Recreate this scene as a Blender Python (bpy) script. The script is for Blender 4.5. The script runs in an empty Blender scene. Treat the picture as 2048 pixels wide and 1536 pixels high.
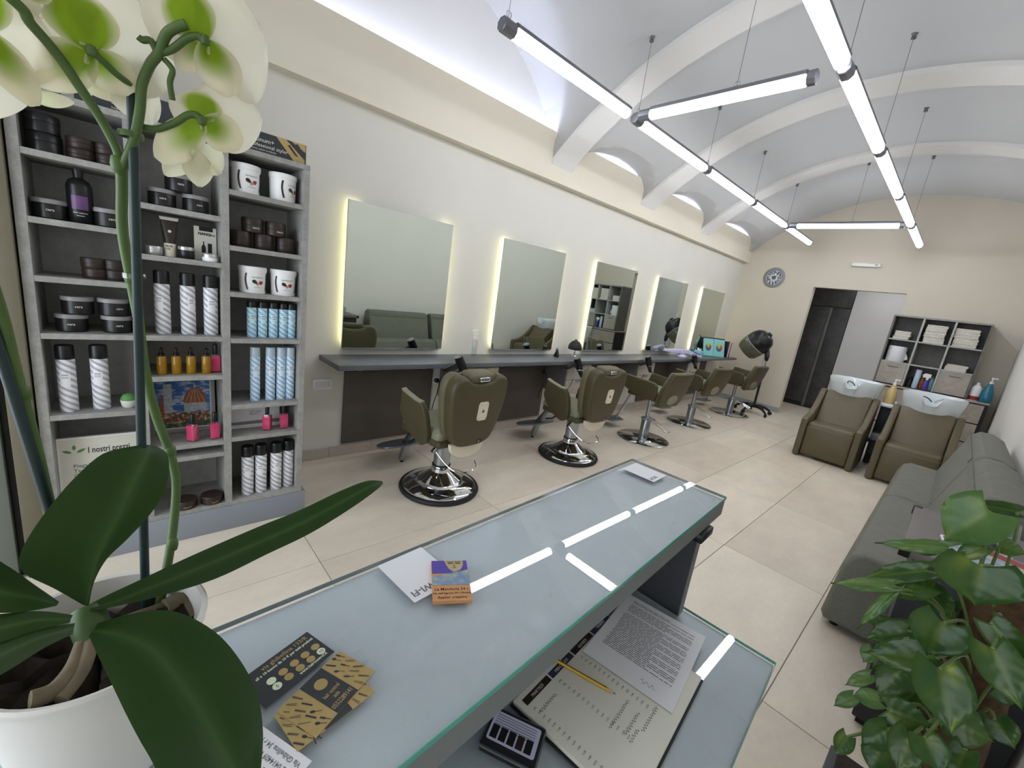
import bpy, bmesh, math, random
from mathutils import Vector, Matrix
PI = math.pi
S = bpy.context.scene
COL = S.collection
random.seed(7)

# ------------------------------------------------------------------ camera, world, exposure, large lights
CAM = Vector((3.028, 0.0, 1.42)); FPX = 835.81
PIT, ROL, YAW = math.radians(-12.602), math.radians(8.028), math.radians(46.086)
FW = Vector((-math.sin(YAW)*math.cos(PIT), math.cos(YAW)*math.cos(PIT), math.sin(PIT)))
_r0 = FW.cross(Vector((0, 0, 1))).normalized(); _u0 = _r0.cross(FW)
RT = math.cos(ROL)*_r0 + math.sin(ROL)*_u0
UP = -math.sin(ROL)*_r0 + math.cos(ROL)*_u0
cam_d = bpy.data.cameras.new('camera'); cam_d.sensor_width = 36.0; cam_d.lens = FPX*36.0/2048.0
cam_d.clip_start = 0.02; cam_d.clip_end = 60
cam = bpy.data.objects.new('camera', cam_d); COL.objects.link(cam)
cam.matrix_world = Matrix(((RT.x, UP.x, -FW.x, CAM.x), (RT.y, UP.y, -FW.y, CAM.y), (RT.z, UP.z, -FW.z, CAM.z), (0, 0, 0, 1)))
S.camera = cam

w = bpy.data.worlds.new('world'); S.world = w; w.use_nodes = True
w.node_tree.nodes['Background'].inputs[0].default_value = (0.75, 0.85, 1.0, 1)
w.node_tree.nodes['Background'].inputs[1].default_value = 0.5

S.view_settings.view_transform = 'Standard'; S.view_settings.look = 'None'
S.view_settings.exposure = 0.3; S.view_settings.gamma = 1.0; S.view_settings.use_curve_mapping = False

TUBE_POWER = 14.0      # emission of the hanging LED tubes
COVE_POWER = 26.0       # LED strip above the cornice
MIRROR_POWER = 11.0     # LED strips behind the mirrors
def area_light(name, loc, rot, sx, sy, power, col=(1, 1, 1)):
    l = bpy.data.lights.new(name, 'AREA'); l.shape = 'RECTANGLE'; l.size = sx; l.size_y = sy; l.energy = power; l.color = col
    o = bpy.data.objects.new(name, l); COL.objects.link(o); o.location = loc; o.rotation_euler = rot; return o
# added soft fill for the foreground, placed at the unseen shop front behind the camera
area_light('front_fill', (1.75, -1.75, 1.5), (math.radians(90), 0, 0), 2.6, 2.0, 55, (0.86, 0.93, 1.0))
# lamp of the back room seen through the doorway
area_light('back_room_lamp', (2.0, 8.9, 2.55), (0, 0, 0), 0.6, 0.4, 6, (0.97, 0.98, 1.0))

# ------------------------------------------------------------------ measuring helpers: a pixel's ray cut with a real plane
def ray(u, v): return FW*FPX + RT*(u-1024) + UP*(768-v)
def at(u, v, ax, val):
    i = 'xyz'.index(ax); d = ray(u, v); return CAM + d*((val-CAM[i])/d[i])
def far(u, v, t): return CAM + ray(u, v).normalized()*t

# ------------------------------------------------------------------ mesh helpers
class MB:
    def __init__(s): s.bm = bmesh.new()
    def _end(s, vs, M):
        if M is not None: bmesh.ops.transform(s.bm, matrix=M, verts=vs)
        return s
    def box(s, x0, x1, y0, y1, z0, z1, b=0.0, seg=2, M=None):
        r = bmesh.ops.create_cube(s.bm, size=1.0); vs = r['verts']
        for v in vs: v.co = Vector((x0+(v.co.x+.5)*(x1-x0), y0+(v.co.y+.5)*(y1-y0), z0+(v.co.z+.5)*(z1-z0)))
        if b > 0:
            es = list({e for v in vs for e in v.link_edges})
            r = bmesh.ops.bevel(s.bm, geom=es, offset=b, segments=seg, profile=.5, affect='EDGES')
            vs = list({v for f in r['faces'] for v in f.verts} | {v for v in vs if v.is_valid})
        return s._end(vs, M)
    def prism(s, poly, d0, d1, axis='z', b=0.0, seg=2, M=None):
        """poly: 2D outline; extruded along axis from d0 to d1. For axis x the outline is (y,z), y: (x,z), z: (x,y)."""
        def P(p, d): return {'x': (d, p[0], p[1]), 'y': (p[0], d, p[1]), 'z': (p[0], p[1], d)}[axis]
        a = [s.bm.verts.new(P(p, d0)) for p in poly]; c = [s.bm.verts.new(P(p, d1)) for p in poly]
        n = len(poly); fs = [s.bm.faces.new(a), s.bm.faces.new(c)]
        for i in range(n): fs.append(s.bm.faces.new((a[i], a[(i+1) % n], c[(i+1) % n], c[i])))
        bmesh.ops.recalc_face_normals(s.bm, faces=fs)
        vs = a+c
        if b > 0:
            es = list({e for f in fs[:2] for e in f.edges})
            r = bmesh.ops.bevel(s.bm, geom=es, offset=b, segments=seg, profile=.5, affect='EDGES', clamp_overlap=True)
            vs = list({v for f in r['faces'] for v in f.verts} | {v for v in vs if v.is_valid})
        return s._end(vs, M)
    def lathe(s, prof, n=28, M=None, caps=True, arc=None):
        rings = []
        vs = []
        for (r, z) in prof:
            if r < 1e-6:
                v = s.bm.verts.new((0, 0, z)); rings.append([v]); vs.append(v)
            else:
                ring = [s.bm.verts.new((r*math.cos(2*PI*k/n), r*math.sin(2*PI*k/n), z)) for k in range(n)]
                rings.append(ring); vs += ring
        fs = []
        for a, b in zip(rings, rings[1:]):
            for k in range(n):
                k2 = (k+1) % n
                if len(a) == 1 and len(b) == 1: continue
                if len(a) == 1: fs.append(s.bm.faces.new((a[0], b[k2], b[k])))
                elif len(b) == 1: fs.append(s.bm.faces.new((a[k], a[k2], b[0])))
                else: fs.append(s.bm.faces.new((a[k], a[k2], b[k2], b[k])))
        if caps:
            if len(rings[0]) > 1: fs.append(s.bm.faces.new(rings[0][::-1]))
            if len(rings[-1]) > 1: fs.append(s.bm.faces.new(rings[-1]))
        bmesh.ops.recalc_face_normals(s.bm, faces=fs)
        return s._end(vs, M)
    def tube(s, pts, r, n=8, closed=False):
        pts = [Vector(p) for p in pts]; m = len(pts)
        rr = r if isinstance(r, (list, tuple)) else [r]*m
        rings = []; prev = None
        for i, p in enumerate(pts):
            if closed: t = pts[(i+1) % m]-pts[i-1]
            else: t = pts[min(i+1, m-1)]-pts[max(i-1, 0)]
            t.normalize()
            if prev is None:
                q = Vector((0, 0, 1)) if abs(t.z) < .9 else Vector((1, 0, 0))
                nrm = t.cross(q).normalized()
            else: nrm = (prev - t*prev.dot(t)).normalized()
            prev = nrm; bn = t.cross(nrm)
            rings.append([s.bm.verts.new(p+(nrm*math.cos(2*PI*k/n)+bn*math.sin(2*PI*k/n))*rr[i]) for k in range(n)])
        fs = []
        rng = range(m if closed else m-1)
        for i in rng:
            a, b = rings[i], rings[(i+1) % m]
            for k in range(n): fs.append(s.bm.faces.new((a[k], a[(k+1) % n], b[(k+1) % n], b[k])))
        if not closed: fs += [s.bm.faces.new(rings[0][::-1]), s.bm.faces.new(rings[-1])]
        bmesh.ops.recalc_face_normals(s.bm, faces=fs)
        return s
    def grid(s, rows, thick=0.0, attr=None):
        """rows of points -> surface; attr: same shape floats stored as colour attribute 'tone'"""
        lay = None
        if attr is not None: lay = s.bm.verts.layers.float.get('tone') or s.bm.verts.layers.float.new('tone')
        vv = [[s.bm.verts.new(p) for p in row] for row in rows]
        fs = []
        for a, b in zip(vv, vv[1:]):
            for k in range(len(a)-1):
                if (a[k].co-a[k+1].co).length < 1e-7 and (b[k].co-b[k+1].co).length < 1e-7: continue
                fs.append(s.bm.faces.new((a[k], a[k+1], b[k+1], b[k])))
        if attr is not None:
            for ra, rv in zip(attr, vv):
                for x, v in zip(ra, rv): v[lay] = x
        if thick: bmesh.ops.solidify(s.bm, geom=fs, thickness=thick)
        return s
    def poly(s, pts):
        s.bm.faces.new([s.bm.verts.new(p) for p in pts]); return s
    def mesh(s, name, smooth=38):
        me = bpy.data.meshes.new(name); s.bm.to_mesh(me); s.bm.free()
        if smooth:
            me.shade_smooth(); me.set_sharp_from_angle(angle=math.radians(smooth))
        return me
    def build(s, name, m, parent=None, smooth=38):
        me = s.mesh(name, smooth)
        me.materials.append(m)
        o = bpy.data.objects.new(name, me); COL.objects.link(o)
        if parent is not None: o.parent = parent
        return o

def T(x=0, y=0, z=0): return Matrix.Translation((x, y, z))
def R(ax, deg): return Matrix.Rotation(math.radians(deg), 4, ax.upper())
def frame(o, ex, ey, ez=None):
    ex = Vector(ex).normalized(); ey = Vector(ey); ey = (ey-ex*ey.dot(ex)).normalized()
    ez = ex.cross(ey)
    return Matrix(((ex.x, ey.x, ez.x, o[0]), (ex.y, ey.y, ez.y, o[1]), (ex.z, ey.z, ez.z, o[2]), (0, 0, 0, 1)))
def smooth_poly(pts, n=4, closed=True):
    out = []; m = len(pts)
    for i in range(m if closed else m-1):
        g = (lambda k: pts[k % m]) if closed else (lambda k: pts[min(max(k, 0), m-1)])
        p0, p1, p2, p3 = g(i-1), g(i), g(i+1), g(i+2)
        for k in range(n):
            t = k/n
            out.append(tuple(.5*((2*b)+(-a+c)*t+(2*a-5*b+4*c-d)*t*t+(-a+3*b-3*c+d)*t**3) for a, b, c, d in zip(p0, p1, p2, p3)))
    if not closed: out.append(tuple(pts[-1]))
    return out
def rrect(x0, x1, y0, y1, r, n=4):
    out = []
    for cx, cy, a in ((x1-r, y1-r, 0), (x0+r, y1-r, 90), (x0+r, y0+r, 180), (x1-r, y0+r, 270)):
        for k in range(n+1):
            t = math.radians(a+90*k/n); out.append((cx+r*math.cos(t), cy+r*math.sin(t)))
    return out

def thing(name, label, cat, loc=(0, 0, 0), rz=0.0, group=None):
    o = bpy.data.objects.new(name, None); COL.objects.link(o); o.empty_display_size = .1
    o.location = loc; o.rotation_euler = (0, 0, math.radians(rz)); o['label'] = label; o['category'] = cat
    if group: o['group'] = group
    return o
def tag(o, label, cat, group=None):
    o['label'] = label; o['category'] = cat
    if group: o['group'] = group
    return o
def struct(o): o['kind'] = 'structure'; return o
def children(o): return [c for c in bpy.data.objects if c.parent == o]
_kids = {}
def copy_tree(o, parent=None):
    c = o.copy(); COL.objects.link(c); c.parent = parent
    if o.name not in _kids: _kids[o.name] = children(o)
    for ch in _kids[o.name]: copy_tree(ch, c)
    return c
def dup(o, label, loc=None, rz=None):
    c = copy_tree(o); c['label'] = label
    if loc is not None: c.location = loc
    if rz is not None: c.rotation_euler = (0, 0, math.radians(rz))
    return c

def lettering(txt, M, size, m, parent=None, align='LEFT', depth=.0002, bold=0.0, sx=1.0, name='lettering'):
    cu = bpy.data.curves.new('txt', 'FONT'); cu.body = txt; cu.size = size; cu.align_x = align; cu.extrude = depth; cu.offset = bold
    cu.resolution_u = 2
    t = bpy.data.objects.new('txt', cu); COL.objects.link(t)
    me = bpy.data.meshes.new_from_object(t)
    bpy.data.objects.remove(t); bpy.data.curves.remove(cu)
    me.transform(M @ Matrix.Diagonal((sx, 1, 1, 1))); me.materials.clear(); me.materials.append(m)
    o = bpy.data.objects.new(name, me); COL.objects.link(o)
    if parent is not None: o.parent = parent
    return o

# ------------------------------------------------------------------ materials
def lin(c):
    return tuple(((x/255)/12.92 if x/255 <= .04045 else (((x/255)+.055)/1.055)**2.4) for x in c)
def mat(name, rgb, rough=.5, metal=0.0, noise=None, bump=None, spec=.5, trans=0.0, ior=1.45, emit=0.0, emit_rgb=None, rand=0.0, coat=0.0, stretch=None, second=None, sss=0.0):
    m = bpy.data.materials.new(name); m.use_nodes = True; nt = m.node_tree; N = nt.nodes; L = nt.links
    b = N['Principled BSDF']; c = lin(rgb)
    b.inputs['Base Color'].default_value = (*c, 1); b.inputs['Roughness'].default_value = rough; b.inputs['Metallic'].default_value = metal
    b.inputs['Specular IOR Level'].default_value = spec; b.inputs['Transmission Weight'].default_value = trans; b.inputs['IOR'].default_value = ior
    b.inputs['Coat Weight'].default_value = coat
    if sss: b.inputs['Subsurface Weight'].default_value = sss; b.inputs['Subsurface Radius'].default_value = (.01, .01, .006)
    if emit:
        b.inputs['Emission Color'].default_value = (*lin(emit_rgb or rgb), 1); b.inputs['Emission Strength'].default_value = emit
    tc = None
    if noise or bump or rand:
        tc = N.new('ShaderNodeTexCoord'); co = tc.outputs['Object']
        oi = N.new('ShaderNodeObjectInfo')
        ad = N.new('ShaderNodeVectorMath'); ad.operation = 'MULTIPLY_ADD'
        cmb = N.new('ShaderNodeCombineXYZ')
        for k in range(3): L.new(oi.outputs['Random'], cmb.inputs[k])
        L.new(cmb.outputs[0], ad.inputs[0]); ad.inputs[1].default_value = (17, 31, 23); L.new(co, ad.inputs[2]); co = ad.outputs[0]
        if stretch:
            mp = N.new('ShaderNodeVectorMath'); mp.operation = 'MULTIPLY'; mp.inputs[1].default_value = stretch; L.new(co, mp.inputs[0]); co = mp.outputs[0]
    if noise:
        layers = noise if isinstance(noise, list) else [noise]
        cur = None
        for (sc, amt) in layers:
            nz = N.new('ShaderNodeTexNoise'); nz.inputs['Scale'].default_value = sc; nz.inputs['Detail'].default_value = 5
            L.new(co, nz.inputs['Vector'])
            mr = N.new('ShaderNodeMapRange'); mr.inputs[1].default_value = .3; mr.inputs[2].default_value = .7
            mr.inputs[3].default_value = 1-amt; mr.inputs[4].default_value = 1+amt
            L.new(nz.outputs[0], mr.inputs[0])
            if cur is None: cur = mr.outputs[0]
            else:
                mu = N.new('ShaderNodeMath'); mu.operation = 'MULTIPLY'; L.new(cur, mu.inputs[0]); L.new(mr.outputs[0], mu.inputs[1]); cur = mu.outputs[0]
        if rand:
            mr = N.new('ShaderNodeMapRange'); mr.inputs[3].default_value = 1-rand; mr.inputs[4].default_value = 1+rand
            L.new(oi.outputs['Random'], mr.inputs[0])
            mu = N.new('ShaderNodeMath'); mu.operation = 'MULTIPLY'; L.new(cur, mu.inputs[0]); L.new(mr.outputs[0], mu.inputs[1]); cur = mu.outputs[0]
        base = None
        if second:
            nz = N.new('ShaderNodeTexNoise'); nz.inputs['Scale'].default_value = second[0]; nz.inputs['Detail'].default_value = 4; L.new(co, nz.inputs['Vector'])
            mr = N.new('ShaderNodeMapRange'); mr.inputs[1].default_value = second[2]; mr.inputs[2].default_value = second[3]; L.new(nz.outputs[0], mr.inputs[0])
            mx = N.new('ShaderNodeMix'); mx.data_type = 'RGBA'; mx.inputs[6].default_value = (*c, 1); mx.inputs[7].default_value = (*lin(second[1]), 1)
            L.new(mr.outputs[0], mx.inputs[0]); base = mx.outputs[2]
        vm = N.new('ShaderNodeVectorMath'); vm.operation = 'SCALE'
        if base: L.new(base, vm.inputs[0])
        else: vm.inputs[0].default_value = c
        L.new(cur, vm.inputs['Scale']); L.new(vm.outputs[0], b.inputs['Base Color'])
    if bump:
        nz = N.new('ShaderNodeTexNoise'); nz.inputs['Scale'].default_value = bump[0]; nz.inputs['Detail'].default_value = 3; L.new(co, nz.inputs['Vector'])
        bp = N.new('ShaderNodeBump'); bp.inputs['Strength'].default_value = bump[1]; bp.inputs['Distance'].default_value = .002
        L.new(nz.outputs[0], bp.inputs['Height']); L.new(bp.outputs[0], b.inputs['Normal'])
    return m
def stripe_mat(name, base, stripe, pitch=.030, twist=2.0, label_z=(.11, .165), label_half=.55, rough=.35):
    """spray can print: helical stripes round the axis, a plain label field facing local +X with grey text bars"""
    m = mat(name, base, rough); nt = m.node_tree; N = nt.nodes; L = nt.links; b = N['Principled BSDF']
    tc = N.new('ShaderNodeTexCoord'); sp = N.new('ShaderNodeSeparateXYZ'); L.new(tc.outputs['Object'], sp.inputs[0])
    def mth(op, a, c=None, d=None):
        n = N.new('ShaderNodeMath'); n.operation = op
        for i, x in enumerate((a, c, d)):
            if x is None: continue
            if isinstance(x, (int, float)): n.inputs[i].default_value = x
            else: L.new(x, n.inputs[i])
        return n.outputs[0]
    ang = mth('ARCTAN2', sp.outputs[1], sp.outputs[0])
    ph = mth('MULTIPLY_ADD', ang, twist/(2*PI), mth('MULTIPLY', sp.outputs[2], 1/pitch))
    fr = mth('FRACT', ph); st = mth('GREATER_THAN', fr, .55)
    inz = mth('MULTIPLY', mth('GREATER_THAN', sp.outputs[2], label_z[0]), mth('LESS_THAN', sp.outputs[2], label_z[1]))
    ina = mth('LESS_THAN', mth('ABSOLUTE', ang), label_half)
    lab = mth('MULTIPLY', inz, ina)
    k = mth('MULTIPLY', st, mth('SUBTRACT', 1.0, lab))
    # text bars
    zt = mth('SUBTRACT', label_z[1], sp.outputs[2])
    bar1 = mth('MULTIPLY', mth('GREATER_THAN', zt, .006), mth('LESS_THAN', zt, .0095))
    bar2 = mth('MULTIPLY', mth('GREATER_THAN', zt, .015), mth('LESS_THAN', zt, .017))
    bar3 = mth('MULTIPLY', mth('GREATER_THAN', zt, .020), mth('LESS_THAN', zt, .022))
    bars = mth('MULTIPLY', mth('ADD', mth('ADD', bar1, bar2), bar3), mth('LESS_THAN', mth('ABSOLUTE', ang), .36))
    mx = N.new('ShaderNodeMix'); mx.data_type = 'RGBA'; mx.inputs[6].default_value = (*lin(base), 1); mx.inputs[7].default_value = (*lin(stripe), 1); L.new(k, mx.inputs[0])
    my = N.new('ShaderNodeMix'); my.data_type = 'RGBA'; L.new(mx.outputs[2], my.inputs[6]); my.inputs[7].default_value = (*lin((120, 124, 130)), 1); L.new(bars, my.inputs[0])
    L.new(my.outputs[2], b.inputs['Base Color']); return m
def tone_mat(name, c0, c1, rough=.45, trans=0.0, noise=(40, .12), bump=(30, .15), sss=0.0, spec=.4):
    """leaf / petal colour driven by the per-vertex 'tone' attribute (pigment pattern)"""
    m = mat(name, c0, rough, spec=spec, bump=bump, sss=sss); nt = m.node_tree; N = nt.nodes; L = nt.links; b = N['Principled BSDF']
    at_ = N.new('ShaderNodeAttribute'); at_.attribute_name = 'tone'
    tc = N.new('ShaderNodeTexCoord'); nz = N.new('ShaderNodeTexNoise'); nz.inputs['Scale'].default_value = noise[0]; L.new(tc.outputs['Object'], nz.inputs['Vector'])
    ad = N.new('ShaderNodeMath'); ad.operation = 'MULTIPLY_ADD'; L.new(nz.outputs[0], ad.inputs[0]); ad.inputs[1].default_value = noise[1]*2
    sb = N.new('ShaderNodeMath'); sb.operation = 'SUBTRACT'; L.new(at_.outputs['Fac'], sb.inputs[0]); sb.inputs[1].default_value = noise[1]
    L.new(sb.outputs[0], ad.inputs[2])
    cl = N.new('ShaderNodeClamp'); L.new(ad.outputs[0], cl.inputs[0])
    mx = N.new('ShaderNodeMix'); mx.data_type = 'RGBA'; mx.inputs[6].default_value = (*lin(c0), 1); mx.inputs[7].default_value = (*lin(c1), 1)
    L.new(cl.outputs[0], mx.inputs[0]); L.new(mx.outputs[2], b.inputs['Base Color'])
    if trans:
        tr = N.new('ShaderNodeBsdfTranslucent'); L.new(mx.outputs[2], tr.inputs[0])
        sh = N.new('ShaderNodeMixShader'); sh.inputs[0].default_value = trans
        L.new(b.outputs[0], sh.inputs[1]); L.new(tr.outputs[0], sh.inputs[2]); L.new(sh.outputs[0], N['Material Output'].inputs[0])
    return m
def glass_mat(name, rgb, rough=0.0, mix=.12, smudge=0.0):
    """thin clear pane: mostly see-through with a mirror reflection"""
    m = bpy.data.materials.new(name); m.use_nodes = True; nt = m.node_tree; N = nt.nodes; L = nt.links
    for n in list(N):
        if n.type != 'OUTPUT_MATERIAL': N.remove(n)
    out = [n for n in N if n.type == 'OUTPUT_MATERIAL'][0]
    tr = N.new('ShaderNodeBsdfTransparent'); tr.inputs[0].default_value = (*lin(rgb), 1)
    gl = N.new('ShaderNodeBsdfGlossy'); gl.inputs['Roughness'].default_value = rough
    fr = N.new('ShaderNodeFresnel'); fr.inputs[0].default_value = 1.5
    ad = N.new('ShaderNodeMath'); ad.operation = 'ADD'; ad.use_clamp = True; L.new(fr.outputs[0], ad.inputs[0]); ad.inputs[1].default_value = mix-.04
    ge = N.new('ShaderNodeNewGeometry'); iv = N.new('ShaderNodeMath'); iv.operation = 'SUBTRACT'; iv.inputs[0].default_value = 1.0; L.new(ge.outputs['Backfacing'], iv.inputs[1])
    mu = N.new('ShaderNodeMath'); mu.operation = 'MULTIPLY'; L.new(ad.outputs[0], mu.inputs[0]); L.new(iv.outputs[0], mu.inputs[1])
    sh = N.new('ShaderNodeMixShader'); L.new(mu.outputs[0], sh.inputs[0]); L.new(tr.outputs[0], sh.inputs[1]); L.new(gl.outputs[0], sh.inputs[2])
    res = sh
    if smudge:      # greasy wipe marks on the pane
        tc = N.new('ShaderNodeTexCoord'); nz = N.new('ShaderNodeTexNoise'); nz.inputs['Scale'].default_value = 9; nz.inputs['Detail'].default_value = 8; nz.inputs['Distortion'].default_value = 1.2
        L.new(tc.outputs['Object'], nz.inputs['Vector'])
        mr = N.new('ShaderNodeMapRange'); mr.inputs[1].default_value = .52; mr.inputs[2].default_value = .80; mr.inputs[4].default_value = smudge; L.new(nz.outputs[0], mr.inputs[0])
        m2 = N.new('ShaderNodeMath'); m2.operation = 'MULTIPLY'; L.new(mr.outputs[0], m2.inputs[0]); L.new(iv.outputs[0], m2.inputs[1])
        df = N.new('ShaderNodeBsdfDiffuse'); df.inputs[0].default_value = (.85, .88, .92, 1)
        res = N.new('ShaderNodeMixShader'); L.new(m2.outputs[0], res.inputs[0]); L.new(sh.outputs[0], res.inputs[1]); L.new(df.outputs[0], res.inputs[2])
    L.new(res.outputs[0], out.inputs[0]); return m

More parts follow.
